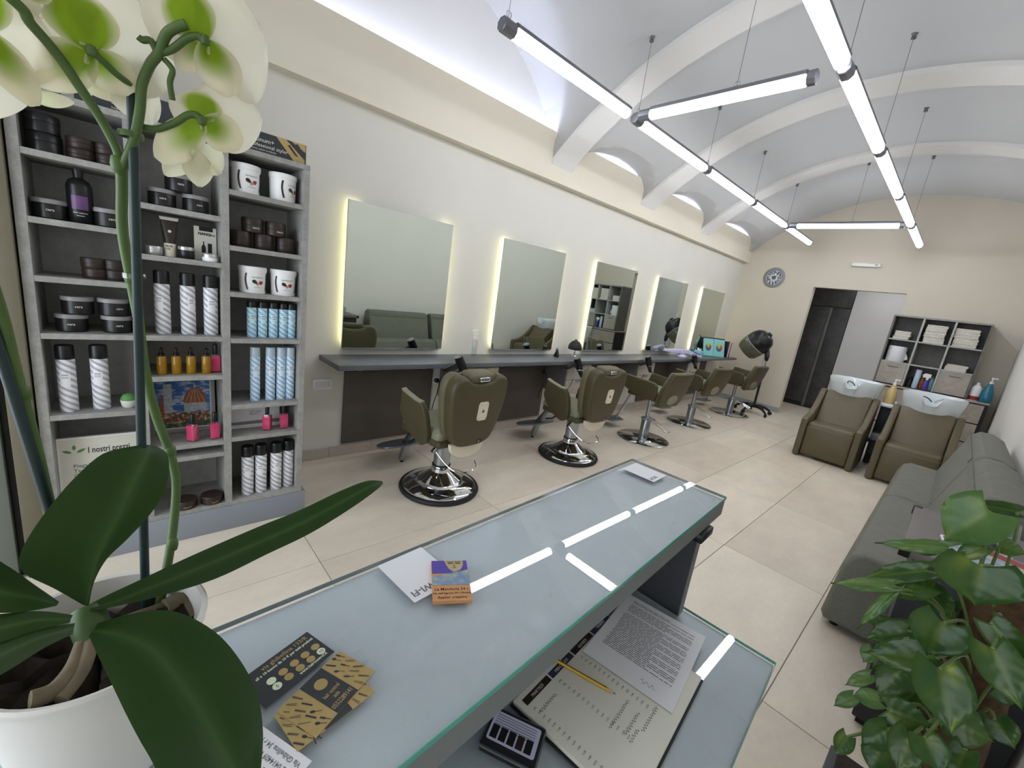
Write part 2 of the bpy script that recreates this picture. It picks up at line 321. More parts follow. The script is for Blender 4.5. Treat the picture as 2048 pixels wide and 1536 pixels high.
M = dict(
    wall=mat('wall_paint', (222, 219, 210), .85, noise=(3, .015), bump=(120, .05)),
    wall_end=mat('end_wall_paint', (210, 202, 187), .85, noise=(3, .015), bump=(120, .05)),
    wall_right=mat('right_wall_paint', (232, 228, 222), .85, noise=(3, .015), bump=(120, .05)),
    ceil=mat('ceiling_paint', (232, 230, 228), .9, noise=(2, .01), bump=(60, .05)),
    backwall=mat('back_room_paint', (208, 208, 208), .85, noise=(3, .01)),
    tile=mat('floor_tile', (226, 214, 196), .38, noise=[(2.2, .07), (9, .05), (60, .025)], rand=.03, second=(1.3, (210, 196, 178), .45, .75), stretch=(1, .45, 1), bump=(80, .03)),
    grout=mat('grout', (150, 136, 120), .9, noise=(50, .05)),
    skirt=mat('skirting_tile', (190, 178, 166), .45, noise=[(6, .08), (40, .04)], rand=.03),
    skirt_end=mat('skirting_grey', (158, 164, 166), .5, noise=(10, .05)),
    cornice=mat('cornice_paint', (226, 219, 202), .85, noise=(3, .012)),
    concrete=mat('concrete_laminate', (152, 151, 147), .6, noise=[(4, .10), (28, .13), (130, .10)], bump=(200, .04)),
    concrete_in=mat('concrete_inside', (178, 178, 174), .6, noise=[(4, .09), (28, .08), (130, .06)]),
    concrete_dark=mat('concrete_laminate_dark', (104, 102, 98), .55, noise=[(5, .12), (30, .12)]),
    concrete_warm=mat('concrete_laminate_warm', (168, 160, 150), .55, noise=[(5, .10), (22, .10), (90, .05)]),
    plinth=mat('plinth_grey', (142, 148, 156), .45, noise=(5, .03)),
    mirror=mat('mirror_silver', (212, 220, 212), .0, 1.0, noise=(1, .002)),
    mirror_edge=mat('mirror_edge', (150, 165, 150), .2, noise=(20, .02)),
    alu=mat('brushed_aluminium', (176, 178, 180), .35, 1.0, noise=(60, .04)),
    led_warm=mat('led_warm', (255, 250, 205), emit=MIRROR_POWER, emit_rgb=(255, 246, 196), noise=(1, .001)),
    led_cool=mat('led_cool', (225, 232, 255), emit=COVE_POWER, emit_rgb=(204, 217, 255), noise=(1, .001)),
    tube=mat('tube_diffuser', (250, 252, 255), emit=TUBE_POWER, emit_rgb=(244, 248, 255), noise=(1, .001)),
    lamp_body=mat('lamp_housing', (120, 120, 126), .4, .6, noise=(30, .03)),
    counter=mat('counter_laminate', (98, 100, 105), .38, noise=[(6, .06), (60, .05)]),
    panel=mat('station_panel', (92, 84, 76), .6, noise=[(8, .06), (60, .05)]),
    leather=mat('olive_leather', (76, 70, 48), .48, noise=(14, .05), bump=(420, .12)),
    leather_in=mat('sage_leather', (134, 134, 110), .5, noise=(14, .05), bump=(420, .12)),
    leather_edge=mat('olive_leather_edge', (100, 94, 70), .5, noise=(14, .05), bump=(420, .1)),
    wash_leather=mat('taupe_leather', (92, 83, 60), .42, noise=(10, .06), bump=(420, .12)),
    wash_seat=mat('taupe_leather_seat', (104, 94, 74), .40, noise=(10, .06), bump=(420, .12)),
    cream_plastic=mat('cream_plastic', (226, 218, 198), .4, noise=(20, .02)),
    chrome=mat('chrome', (225, 226, 228), .06, 1.0, noise=(10, .01)),
    satin=mat('satin_steel', (168, 174, 180), .28, 1.0, noise=(40, .03)),
    steel_grey=mat('grey_footplate', (120, 128, 134), .3, .7, noise=(30, .04)),
    rubber=mat('black_rubber', (30, 31, 34), .6, noise=(40, .08)),
    black=mat('black_plastic', (22, 23, 25), .3, noise=(40, .06)),
    black_matte=mat('black_matte', (30, 31, 34), .6, noise=(40, .06)),
    smoke=mat('smoked_visor', (112, 110, 92), .15, noise=(20, .03), trans=.35),
    white=mat('white_plastic', (238, 238, 238), .35, noise=(20, .015)),
    ceramic=mat('white_ceramic', (216, 223, 226), .12, noise=(8, .01), coat=.4),
    towel=mat('white_towel', (236, 232, 222), .95, noise=(60, .05), bump=(260, .6)),
    sofa=mat('sage_fabric', (116, 116, 106), .9, noise=[(14, .06), (160, .10)], bump=(700, .25)),
    desk=mat('desk_grey', (188, 197, 203), .5, noise=[(6, .02), (300, .02)]),
    desk_edge=mat('desk_edge_grey', (124, 128, 126), .5, noise=[(6, .03), (200, .04)]),
    desk_dark=mat('desk_dark_panel', (72, 74, 80), .5, noise=[(6, .04), (100, .05)]),
    glass=glass_mat('table_glass', (253, 254, 254), 0.0, .06, .16),
    glass_edge=mat('glass_edge_green', (88, 168, 148), .12, noise=(20, .05), emit=0),
    glass_edge_grey=mat('glass_edge_grey', (104, 122, 122), .15, noise=(20, .05)),
    paper=mat('white_paper', (232, 232, 236), .8, noise=(14, .015)),
    paper_cream=mat('cream_paper', (226, 224, 212), .8, noise=(14, .02)),
    ink=mat('black_ink', (38, 38, 42), .7, noise=(40, .05)),
    ink_grey=mat('grey_ink', (112, 112, 116), .7, noise=(40, .05)),
    gold=mat('gold_print', (176, 152, 96), .5, noise=(60, .05)),
    cream_print=mat('cream_print', (226, 236, 204), .6, noise=(60, .03)),
    card_dark=mat('card_charcoal', (52, 56, 60), .55, noise=(40, .04)),
    kraft=mat('card_kraft', (178, 154, 100), .6, noise=(80, .06)),
    pot=mat('white_pot', (222, 218, 212), .55, noise=(8, .025), bump=(20, .08)),
    soil=mat('bark_soil', (42, 32, 24), .9, noise=[(60, .4)], bump=(60, 1.0)),
    stem=mat('orchid_stem', (74, 98, 46), .5, noise=(30, .15)),
    stake=mat('dark_stake', (20, 42, 42), .45, noise=(60, .08)),
    root=mat('orchid_root', (112, 100, 80), .8, noise=(50, .25), bump=(60, .5)),
    clear=glass_mat('clear_plastic', (240, 244, 246), .03, .14),
    amber=mat('amber_oil', (190, 140, 20), .12, noise=(10, .05), trans=.45, coat=.3),
    honey=mat('honey_shampoo', (206, 178, 116), .2, noise=(10, .04), coat=.3),
    cap_clear=mat('clear_blue_cap', (186, 202, 218), .2, noise=(20, .02), coat=.3),
    pink=mat('pink_liquid', (206, 66, 110), .15, noise=(10, .04), coat=.4),
    brown_jar=mat('brown_jar', (48, 36, 32), .4, noise=(30, .06)),
    black_jar=mat('black_jar', (28, 27, 29), .3, noise=(30, .06)),
    lid_grey=mat('grey_lid', (142, 140, 140), .35, noise=(30, .04)),
    silver=mat('silver_tin', (196, 196, 198), .3, .8, noise=(30, .03)),
    teal=mat('teal_plastic', (20, 112, 138), .3, noise=(20, .04), coat=.3),
    lilac=mat('lilac_plastic', (208, 206, 236), .35, noise=(20, .02)),
    blue=mat('blue_plastic', (64, 84, 176), .35, noise=(20, .03)),
    sky=mat('pale_blue', (150, 205, 216), .5, noise=(20, .02)),
    red=mat('red_plastic', (150, 44, 40), .45, noise=(20, .05)),
    dark_door=mat('dark_wardrobe', (66, 66, 66), .5, noise=[(4, .25), (12, .2)]),
    frame_grey=mat('door_metal', (116, 124, 118), .4, .3, noise=(6, .03)),
    olive_wall=mat('olive_pilaster', (112, 106, 88), .8, noise=(8, .04)),
    moss=mat('moss_pole', (74, 54, 34), .95, noise=[(60, .45)], bump=(90, 1.2)),
    planter=mat('dark_planter', (40, 43, 48), .5, noise=(8, .05)),
    orange=mat('orange_plastic', (196, 112, 40), .3, noise=(20, .04)),
    purple=mat('purple_print', (88, 72, 168), .6, noise=(16, .1)),
    skin=mat('portrait_tan', (186, 166, 124), .6, noise=(30, .06)),
    orange_print=mat('orange_print', (206, 148, 96), .6, noise=(20, .06)),
    landscape=mat('landscape_print', (126, 152, 184), .6, noise=(60, .12), second=(60, (176, 172, 140), .45, .6)),
    yellow=mat('pencil_yellow', (214, 172, 30), .4, noise=(30, .04)),
    wood=mat('pencil_wood', (206, 170, 120), .7, noise=(30, .06)),
    green=mat('leaf_green_print', (88, 140, 76), .6, noise=(30, .06)),
)
M['stripe_grey'] = stripe_mat('striped_can_grey', (236, 236, 240), (174, 174, 182), pitch=.026, twist=4.6)
M['stripe_blue'] = stripe_mat('striped_can_blue', (222, 236, 247), (150, 190, 228), pitch=.026, twist=4.2, label_z=(.13, .185))
M['stripe_sky'] = stripe_mat('striped_bottle_sky', (208, 233, 245), (140, 194, 220), pitch=.024, twist=3.6, label_z=(.07, .115))
M['petal_green'] = tone_mat('sepal_petal', (248, 244, 226), (176, 204, 62), .55, .55, (30, .10), (90, .12))
M['petal_white'] = tone_mat('white_petal', (250, 247, 236), (206, 216, 130), .55, .60, (30, .05), (90, .12))
M['orchid_leaf'] = tone_mat('orchid_leaf', (50, 80, 32), (78, 108, 58), .38, .08, (18, .12), (60, .10))
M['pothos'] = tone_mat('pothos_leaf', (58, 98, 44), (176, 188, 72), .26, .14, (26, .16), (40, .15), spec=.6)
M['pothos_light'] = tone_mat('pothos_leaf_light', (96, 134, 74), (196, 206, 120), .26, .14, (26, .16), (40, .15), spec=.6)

# ================================================================== STRUCTURE
L_END = 8.19; W = 3.46; WALL_H = 3.2
# ---- floor: grout bed with single tiles
fl = struct(MB().box(-.15, W+.15, -1.75, 10.6, -.06, -.004).build('floor', M['grout'], smooth=0))
tx = [-.1, .064, .622, 1.18, 1.738, 2.296, 2.842, W+.05]
ty = [-1.75, -1.539, -.442, .655, 1.765, 2.812, 3.92, 5.055, 6.16, 7.26, 8.36, 9.46, 10.55]
for i in range(len(tx)-1):
    for j in range(len(ty)-1):
        hx, hy = (tx[i+1]-tx[i])/2-.0016, (ty[j+1]-ty[j])/2-.0016
        o = MB().box(-hx, hx, -hy, hy, -.012, 0, .0012, 1).build('tile', M['tile'], fl, smooth=0)
        o.location = ((tx[i]+tx[i+1])/2, (ty[j]+ty[j+1])/2, random.uniform(-.0003, 0))
# ---- walls
wl = struct(MB().box(-.15, 0, -1.75, L_END, -.05, 4.1).build('wall_left', M['wall'], smooth=0))
MB().box(.0003, .004, -1.75, L_END, 2.64, 4.1).build('upper_wall', M['ceil'], wl, smooth=0)
struct(MB().box(W, W+.15, -1.75, L_END, -.05, 4.1).build('wall_right', M['wall_right'], smooth=0))
DX0, DX1, DZ = 1.137, 2.262, 2.125
we = MB().box(-.15, DX0, L_END, L_END+.12, -.05, 4.1).box(DX1, W+.15, L_END, L_END+.12, -.05, 4.1).box(DX0, DX1, L_END, L_END+.12, DZ, 4.1)
struct(we.build('wall_end', M['wall_end'], smooth=0))
# shop front behind the camera with its window
wf = MB().box(-.15, .45, -1.9, -1.75, -.05, 4.1).box(3.05, W+.15, -1.9, -1.75, -.05, 4.1).box(.45, 3.05, -1.9, -1.75, 2.5, 4.1).box(.45, 3.05, -1.9, -1.75, -.05, .5)
struct(wf.build('wall_front', M['wall'], smooth=0))
win = struct(MB().box(.45, .51, -1.87, -1.79, .5, 2.5).box(2.99, 3.05, -1.87, -1.79, .5, 2.5).box(.51, 2.99, -1.87, -1.79, .5, .56).box(.51, 2.99, -1.87, -1.79, 2.44, 2.5).box(1.72, 1.78, -1.87, -1.79, .56, 2.44).build('window_1', M['frame_grey'], smooth=0))
for a, b in ((.51, 1.72), (1.78, 2.99)): MB().box(a, b, -1.835, -1.825, .56, 2.44).build('pane', M['glass'], win, smooth=0)
# ---- back room beyond the doorway
struct(MB().box(-.1, 3.6, 10.4, 10.5, -.05, 2.7).box(.2, .3, L_END+.12, 10.4, -.05, 2.7).box(2.9, 3.0, L_END+.12, 10.4, -.05, 2.7).box(1.478, 2.9, 9.60, 9.70, -.05, 2.62).build('wall_back_room', M['backwall'], smooth=0))
struct(MB().box(-.1, 3.6, L_END+.12, 10.5, 2.62, 2.72).build('ceiling_back_room', M['ceil'], smooth=0))
# ---- vaulted ceiling: a segmental vault cut by lunettes over the cornice, with cross ribs between the bays
def vz(x, drop=0): return 3.45-2.9+math.sqrt(max(0, (2.9-drop)**2-(x-2.1)**2))
BAYS = [(-1.8, 2.95, 1.05), (3.22, 4.5, .19), (4.80, 6.12, .19), (6.40, 8.05, .19)]
RIBS = [(2.95, 3.22), (4.5, 4.80), (6.12, 6.40)]
def cz(x, y):
    z = vz(x)
    for a, b, h in BAYS:
        if a < y < b:
            u = (2*y-a-b)/(b-a); z = max(z, 2.66+h*math.sqrt(max(0, 1-u*u))+.10*x, 2.66+h*math.sqrt(max(0, 1-u*u))+.10*(W-x)+.25*(x > 2.5)-2*(x < 2.5))
    return z
xs = [-.15+(W+.30)*(k/44)**1.25 for k in range(45)]
ys = []
for a, b, h in BAYS: ys += [a+(b-a)*k/40 for k in range(41)]
ys = sorted(set([-1.9]+ys+[L_END+.12]))
ce = struct(MB().grid([[Vector((x, y, cz(x, y))) for x in xs] for y in ys], -.06).build('ceiling', M['ceil'], smooth=22))
for (a, b) in RIBS:
    MB().prism([(x, vz(x, .034)) for x in xs]+[(x, vz(x)+.08) for x in xs[::-1]], a, b, 'y').build('rib', M['ceil'], ce, smooth=22)
# ---- cornice with the hidden LED strip
co = struct(MB().prism([(-.02, 2.445), (.085, 2.445), (.085, 2.50), (.075, 2.515), (.075, 2.60), (.085, 2.68), (.11, 2.76), (.135, 2.80), (.145, 2.815), (.13, 2.82), (.09, 2.70), (.0, 2.62), (-.02, 2.62)], -1.75, L_END, 'y').build('trim_1', M['cornice']))
led = MB().box(.035, .06, .2, 8.1, 2.672, 2.69).build('cove_strip', M['led_cool'], co, smooth=0)
# ---- skirting
bl = struct(MB().box(0, .004, -1.7, L_END, 0, .078).build('baseboard_left', M['grout'], smooth=0))
y = -.9
while y < 8.1:
    y2 = min(y+.333, L_END-.002)
    MB().box(.002, .011, y+.001, y2-.001, .001, .08, .001, 1).build('tile', M['skirt'], bl, smooth=0); y = y2
struct(MB().box(.012, DX0, L_END-.012, L_END, 0, .085, .002).build('baseboard_end', M['skirt_end'], smooth=0))
struct(MB().box(W-.012, W, -1.7, L_END, 0, .085, .002).build('baseboard_right', M['skirt'], smooth=0))
# ---- entrance door frame and pilaster left of the shelves
struct(MB().box(.52, .70, -.335, -.268, 0, 2.4, .004).build('trim_2', M['olive_wall']))
dr = struct(MB().box(.60, .66, -.358, -.336, 0, 2.4, .002).build('door_1', M['black_matte']))
MB().box(.62, .69, -.43, -.359, 0, 2.4, .006).build('door_frame', M['frame_grey'], dr)
MB().box(.64, .67, -1.3, -.431, .1, 2.35).build('pane', M['frame_grey'], dr, smooth=0)
MB().box(.62, .69, -1.7, -1.3, 0, 2.4, .006).build('door_frame', M['frame_grey'], dr)
# ---- back room wardrobe
t = thing('wardrobe', 'dark stained wardrobe with tall doors inside the back room doorway', 'wardrobe')
MB().box(.80, 1.47, 9.62, 10.38, 0, 2.45).build('body', M['dark_door'], t, smooth=0)
for k, (a, b) in enumerate(((.80, 1.145), (1.205, 1.468))):
    d = MB().box(a, b, 9.595, 9.618, .08, 1.90, .003).build('door', M['dark_door'], t)
    if k == 0: MB().box(1.02, 1.10, 9.585, 9.594, 1.06, 1.068).build('handle', M['black_matte'], d, smooth=0)
MB().box(1.15, 1.20, 9.59, 9.618, .02, 1.90, .003).build('post', M['concrete_dark'], t)
MB().box(.80, 1.468, 9.595, 9.618, 1.92, 2.44, .003).build('top_door', M['dark_door'], t)
MB().box(.80, 1.468, 9.60, 9.618, .005, .07, .003).build('plinth', M['black_matte'], t)

# ================================================================== HANGING LED TUBES
ZR = 2.72; X1, X2 = 1.032, 2.262
def tube_lamp(label, p0, p1, wires, node0=True, node1=True):
    p0, p1 = Vector(p0), Vector(p1); d = (p1-p0); ln = d.length; d.normalize()
    o = thing('light_tube', label, 'lamp', p0, 0, 'hanging LED tubes')
    F = frame((0, 0, 0), d, Vector((0, 0, 1)).cross(d))
    r = .033; n = 12
    arc = [(r*math.sin(a), -r*math.cos(a)) for a in [math.radians(-112+224*k/n) for k in range(n+1)]]
    MB().prism(arc, 0.0, ln, 'x', M=F).build('diffuser', M['tube'], o)
    arc2 = [(r*1.03*math.sin(a), -r*1.03*math.cos(a)) for a in [math.radians(113+134*k/6) for k in range(7)]]
    MB().prism([(.034, .016), (.034, .032), (.02, .044), (-.02, .044), (-.034, .032), (-.034, .016)], -.002, ln+.002, 'x', M=F).build('housing', M['lamp_body'], o)
    oct_ = [(.037*math.cos(math.radians(22.5+45*k)), .037*math.sin(math.radians(22.5+45*k))+.004) for k in range(8)]
    if node0: MB().prism(oct_, -.092, -.004, 'x', .004, 1, F).build('end_cap', M['lamp_body'], o)
    if node1: MB().prism(oct_, ln+.004, ln+.05, 'x', .004, 1, F).build('end_cap', M['lamp_body'], o)
    for s in wires:
        q = d*s; top = cz((p0+q).x, (p0+q).y) - (.034 if any(a < (p0+q).y < b for a, b in RIBS) else 0) - ZR
        wv = MB().tube([q+Vector((0, 0, .05)), q+Vector((0, 0, top))], .0016, 6).build('wire', M['lamp_body'], o)
        MB().lathe([(.016, top-.03), (.012, top-.012), (.02, top)], 10, T(*q)).build('ceiling_anchor', M['lamp_body'], wv)
        ring = [q+d*(.016*math.cos(2*PI*k/12))+Vector((0, 0, .062+.016*math.sin(2*PI*k/12))) for k in range(12)]
        MB().tube(ring, .0022, 5, True).build('ring', M['satin'], wv)
    return o
row1 = [(1.583, 2.659), (2.844, 3.919), (4.033, 5.163), (5.262, 6.382), (6.546, 7.704)]
row2 = [(1.62, 2.66), (2.799, 3.929), (4.041, 5.195), (5.292, 6.433), (6.60, 7.787)]
ordn = ['nearest', 'second', 'third', 'fourth', 'farthest']
for k, (a, b) in enumerate(row1):
    tube_lamp(f'white LED tube, {ordn[k]} of the row along the mirror wall', (X1, a, ZR), (X1, b, ZR), [-.05], True, k == 4)
for k, (a, b) in enumerate(row2):
    tube_lamp(f'white LED tube, {ordn[k]} of the row over the sofa side', (X2, a, ZR), (X2, b, ZR), [-.05], True, k == 4)
tube_lamp('white LED tube crossing between the two rows, the nearer cross piece', (X1+.14, 2.752, ZR), (X2-.17, 2.752, ZR), [.55], True, True)
tube_lamp('white LED tube crossing between the two rows, far one by end wall', (X1+.14, 6.465, ZR), (X2-.10, 6.515, ZR), [.55], True, True)

# ================================================================== DISPLAY SHELVES
FX, BX = .68, .40            # front and back of the boards
Y0, Y1 = -.262, .708
sh = thing('display_shelf', 'tall grey concrete-look shelf unit full of hair products', 'shelf', (0, 0, 0))
for (a, b) in ((Y0, Y0+.03), (.036, .066), (.344, .374), (.681, Y1)):
    MB().box(BX, FX, a, b, .13, 1.845, .001, 1).build('side_panel', M['concrete'], sh)
cols = {1: (-.232, .036), 2: (.066, .344), 3: (.374, .681)}
B = {1: [1.657, 1.429, 1.221, 1.006, .675], 2: [1.546, 1.345, 1.006, .822, .487, .425], 3: [1.67, 1.43, 1.22, 1.0, .665, .495]}
TH = .011
for c in B:
    for z in B[c]:
        MB().box(BX+.006, FX-.001, cols[c][0], cols[c][1], z-TH, z+TH, .001, 1).build('shelf_board', M['concrete'], sh)
MB().box(BX, FX, Y0, Y1, 1.845, 1.868, .001, 1).build('top_board', M['concrete'], sh)
MB().box(BX, FX+.004, Y0, Y1, .135, .157, .001, 1).build('bottom_board', M['concrete'], sh)
MB().box(BX-.012, BX+.004, Y0, Y1, .13, 1.86).build('back_panel', M['concrete_in'], sh, smooth=0)
MB().box(BX-.012, FX+.006, Y0, Y1+.02, 0, .134, .002).build('plinth', M['plinth'], sh)

# ---- product makers (origin at the base, label side looks along local +X)
def mk(name, label, cat, group): return thing(name, label, cat, (0, 0, 0), 0, group)
def spray_can(label, group, h=.275, r=.028, body='stripe_grey', cap='black', cap_h=.055):
    o = mk('spray_can', label, 'spray can', group)
    MB().lathe([(r*.9, 0), (r, .004), (r, h-cap_h-.004), (r*.97, h-cap_h)], 24).build('can', M[body], o)
    MB().lathe([(r*1.01, h-cap_h), (r*1.01, h-.006), (r*.93, h), (0, h)], 24).build('cap', M[cap], o)
    return o
def jar(label, group, r=.045, h=.075, body='black_jar', lid='lid_grey', lid_h=.018, lid_r=1.04, text=None, tm='paper_cream'):
    o = mk('jar', label, 'jar', group)
    MB().lathe([(r*.93, 0), (r, .004), (r, h-lid_h-.003), (r*.98, h-lid_h)], 26).build('body', M[body], o)
    MB().lathe([(r*lid_r, h-lid_h), (r*lid_r, h-.004), (r*lid_r*.95, h), (0, h)], 26).build('lid', M[lid], o)
    if text:
        wrap(text, r+.0006, (h-lid_h)*.52, .013 if len(text) < 7 else .008, M[tm], o)
    return o
def wrap(txt, r, z, size, m, parent, a0=0.0):
    """lettering bent round a cylinder, centred on local +X"""
    o = lettering(txt, Matrix.Identity(4), size, m, parent, 'CENTER', 0, .0001)
    for v in o.data.vertices:
        a = v.co.x/r+a0; zz = v.co.y; v.co = Vector((r*math.cos(a), r*math.sin(a), z+zz))
    return o
def tub(label, group):
    r, h = .058, .126
    o = mk('tub', label, 'tub', group)
    MB().lathe([(r*.93, 0), (r*.95, .004), (r, h-.03), (r, h-.022)], 30).build('body', M['white'], o)
    MB().lathe([(r*1.05, h-.022), (r*1.06, h-.004), (r*1.02, h), (0, h)], 30).build('lid', M['white'], o)
    def patch(pts, m_, nm):
        q = MB(); q.poly([((r-.0005)*math.cos(a), (r-.0005)*math.sin(a), z) for a, z in pts]); return q
    for s in (-1, 1):
        rows = [[Vector(((r*1.003)*math.cos(s*a), (r*1.003)*math.sin(s*a), z)) for a in (.66+.34*abs((z-.02)/.08-.55)**1.6*-1+.2, .80+.34*abs((z-.02)/.08-.55)**1.6*-1+.2)] for z in [.016+.078*k/7 for k in range(8)]]
        MB().grid(rows).build('print', M['brown_jar'], o)
    def blob(y, z, ry, rz, rot, m_):
        pts = []
        for k in range(14):
            t = 2*PI*k/14; a, b = ry*math.cos(t), rz*math.sin(t)*(1-.35*math.cos(t))
            c, s_ = math.cos(rot), math.sin(rot); pts.append(((y+a*c-b*s_)/r, z+a*s_+b*c))
        q = MB(); q.poly([((r*1.004)*math.cos(a), (r*1.004)*math.sin(a), z_) for a, z_ in pts]); q.build('print', m_, o, smooth=0)
    blob(-.013, .055, .013, .008, -.6, M['brown_jar']); blob(.015, .053, .010, .0085, .5, M['red']); blob(.001, .045, .009, .005, .6, M['kraft'])
    wrap('NATURALCUP', r*1.004, .074, .008, M['ink_grey'], o); wrap('professional care', r*1.004, .028, .005, M['ink_grey'], o)
    return o
def pump_bottle(label, group, r=.019, h=.085, body='amber', pump='black'):
    o = mk('pump_bottle', label, 'bottle', group)
    MB().lathe([(r*.9, 0), (r, .003), (r, h-.006), (r*.8, h), (.008, h+.002)], 20).build('body', M[body], o)
    p = MB().lathe([(.012, h), (.012, h+.012), (.006, h+.014), (.006, h+.030)], 14).box(-.004, .022, -.005, .005, h+.030, h+.038, .002).build('pump', M[pump], o)
    return o
def scent_bottle(label, group, h=.09):
    o = mk('scent_bottle', label, 'bottle', group)
    MB().box(-.014, .014, -.02, .02, 0, h, .004).build('bottle', M['clear'], o)
    MB().box(-.0155, .0155, -.019, .019, .006, h-.008, .002).build('label_wrap', M['pink'], o)
    MB().lathe([(.010, h), (.010, h+.045), (.008, h+.048), (0, h+.048)], 14).build('cap', M['black'], o)
    return o
def put(o, y, z, x=.61, rz=0):
    o.location = (x, y, z); o.rotation_euler = (0, 0, math.radians(rz)); return o
zt = lambda c, i: B[c][i]+TH+.0004
ZB = .1574

# right column
g = 'white hair mask tubs on the shelf'
t0 = tub('white mask tub, left one on the top right shelf', g); put(t0, .452, zt(3, 0), .60, 14)
put(dup(t0, 'white mask tub, right one on the top right shelf'), .608, zt(3, 0), .60, 36)
put(dup(t0, 'white mask tub, left one under the brown jars'), .480, zt(3, 2), .60, 12)
put(dup(t0, 'white mask tub, right one under the brown jars'), .617, zt(3, 2), .60, 4)
g = 'dark brown cream jars on the shelf'
j0 = jar('brown cream jar, left of three at the bottom of the pyramid', g, .043, .072, 'brown_jar', 'brown_jar', .036, 1.02)
put(j0, .432, zt(3, 1), .60)
put(dup(j0, 'brown cream jar, middle of three at the bottom of the pyramid'), .527, zt(3, 1), .60)
put(dup(j0, 'brown cream jar, right of three at the bottom of the pyramid'), .622, zt(3, 1), .60)
j1 = jar('brown cream jar with pale lettering, left on top of the pyramid', g, .046, .066, 'brown_jar', 'brown_jar', .030, 1.01, 'nasrα', 'paper_cream')
put(j1, .480, zt(3, 1)+.0725, .60, 8); put(dup(j1, 'brown cream jar with pale lettering, right on top of the pyramid'), .578, zt(3, 1)+.0725, .60, 14)
g = 'pale blue bottles with black caps'
nm = ['first', 'second', 'third', 'fourth', 'fifth']
for k, yy in enumerate((.487, .534, .582, .629, .655+.012)):
    lab = f'pale blue striped bottle with black cap, {nm[k]} from the left'
    if k == 0: b0 = spray_can(lab, g, .178, .0215, 'stripe_sky', 'black', .03); put(b0, yy-.012, zt(3, 3), .61)
    else: put(dup(b0, lab), yy-.012, zt(3, 3), .61)
g = 'tall light blue spray cans'
for k, yy in enumerate((.490, .560, .610, .654)):
    lab = f'tall light blue striped spray can with clear cap, {nm[k]} from the left'
    if k == 0: b1 = spray_can(lab, g, .283, .0225, 'stripe_blue', 'cap_clear', .05); put(b1, yy, zt(3, 4), .61)
    else: put(dup(b1, lab), yy, zt(3, 4), .61)
sb = scent_bottle('pink labelled scent bottle leaning side-on before the white brochure', 'pink scent bottles'); put(sb, .545, zt(3, 5), .62, -35)
put(dup(sb, 'pink labelled scent bottle right of the white brochure'), .625, zt(3, 5), .62, 5)
br = thing('brochure', 'white folded brochure standing behind pink scent bottles', 'brochure', (.55, .375, zt(3, 5)))
MB().box(-.006, .006, .004, .245, 0, .112).build('card', M['paper'], br, smooth=0)
MB().prism([(.004, .02), (.245, .02), (.245, .04), (.004, .036)], .0062, .0066, 'x').build('print', M['lid_grey'], br, smooth=0)
lettering('NATURAL\nRELAX 5', frame((.0063, .10, .085), (0, 1, 0), (0, 0, 1)), .013, M['ink_grey'], br)
g = 'grey striped spray cans'
c0 = spray_can('grey striped spray can, first on the bottom right shelf', g); put(c0, .452, ZB, .63, -10)
put(dup(c0, 'grey striped spray can, second on the bottom right shelf'), .514, ZB, .63, -20)
put(dup(c0, 'grey striped spray can, third on the bottom right shelf'), .588, ZB, .63, 0)
put(dup(c0, 'grey striped spray can, last on the bottom right shelf'), .651, ZB, .62, 45)
# middle column
put(dup(c0, 'grey striped spray can, left of three in the middle column'), .133, zt(2, 2), .61, -30)
put(dup(c0, 'grey striped spray can, centre of three in the middle column'), .223, zt(2, 2), .61, 25)
put(dup(c0, 'grey striped spray can, right of three in the middle column'), .308, zt(2, 2), .61, 0)
# left column
put(dup(c0, 'grey striped spray can, left of the pair beside the succulent'), -.178, zt(1, 4), .62, -8)
put(dup(c0, 'grey striped spray can, right of the pair beside the succulent'), -.082, zt(1, 4), .61, -14)
g = 'black pomade jars with grey lids'
p0 = jar('black jar with grey lid, left one under the orchid flower', g, .047, .070, 'black_jar', 'lid_grey', .016, 1.05, 'cera', 'paper_cream'); put(p0, .148, zt(2, 0), .60)
put(dup(p0, 'black jar with grey lid, right one under the orchid flower'), .262, zt(2, 0), .60, 12)
put(dup(p0, 'black jar with grey lid, stacked on two under the orchid flower'), .205, zt(2, 0)+.0704, .60, 5)
put(dup(p0, 'black jar with grey lid, lower left of the four stacked'), -.150, zt(1, 3), .60)
put(dup(p0, 'black jar with grey lid, upper left of the four stacked'), -.130, zt(1, 3)+.0704, .60, 6)
put(dup(p0, 'black jar with grey lid, lower right of the four stacked'), -.018, zt(1, 3), .60, 10)
put(dup(p0, 'black jar with grey lid, upper right of the four stacked'), -.025, zt(1, 3)+.0704, .60, 24)
put(dup(p0, 'black jar with grey lid, left of the big black bottle'), -.180, zt(1, 1), .60, 4)
put(dup(p0, 'black jar with grey lid, right of the big black bottle'), -.018, zt(1, 1), .60, 10)
s0 = jar('small silver tin left of the brown tube', 'small tins', .030, .036, 'silver', 'silver', .014, 1.02); put(s0, .112, zt(2, 1), .62)
s1 = jar('small black jar with silver lid right of the brown tube', 'small tins', .029, .050, 'black_jar', 'silver', .014, 1.03); put(s1, .222, zt(2, 1), .62)
s2 = jar('small white tin before the black and white booklet', 'small tins', .029, .032, 'white', 'silver', .014, 1.03); put(s2, .305, zt(2, 1), .645)
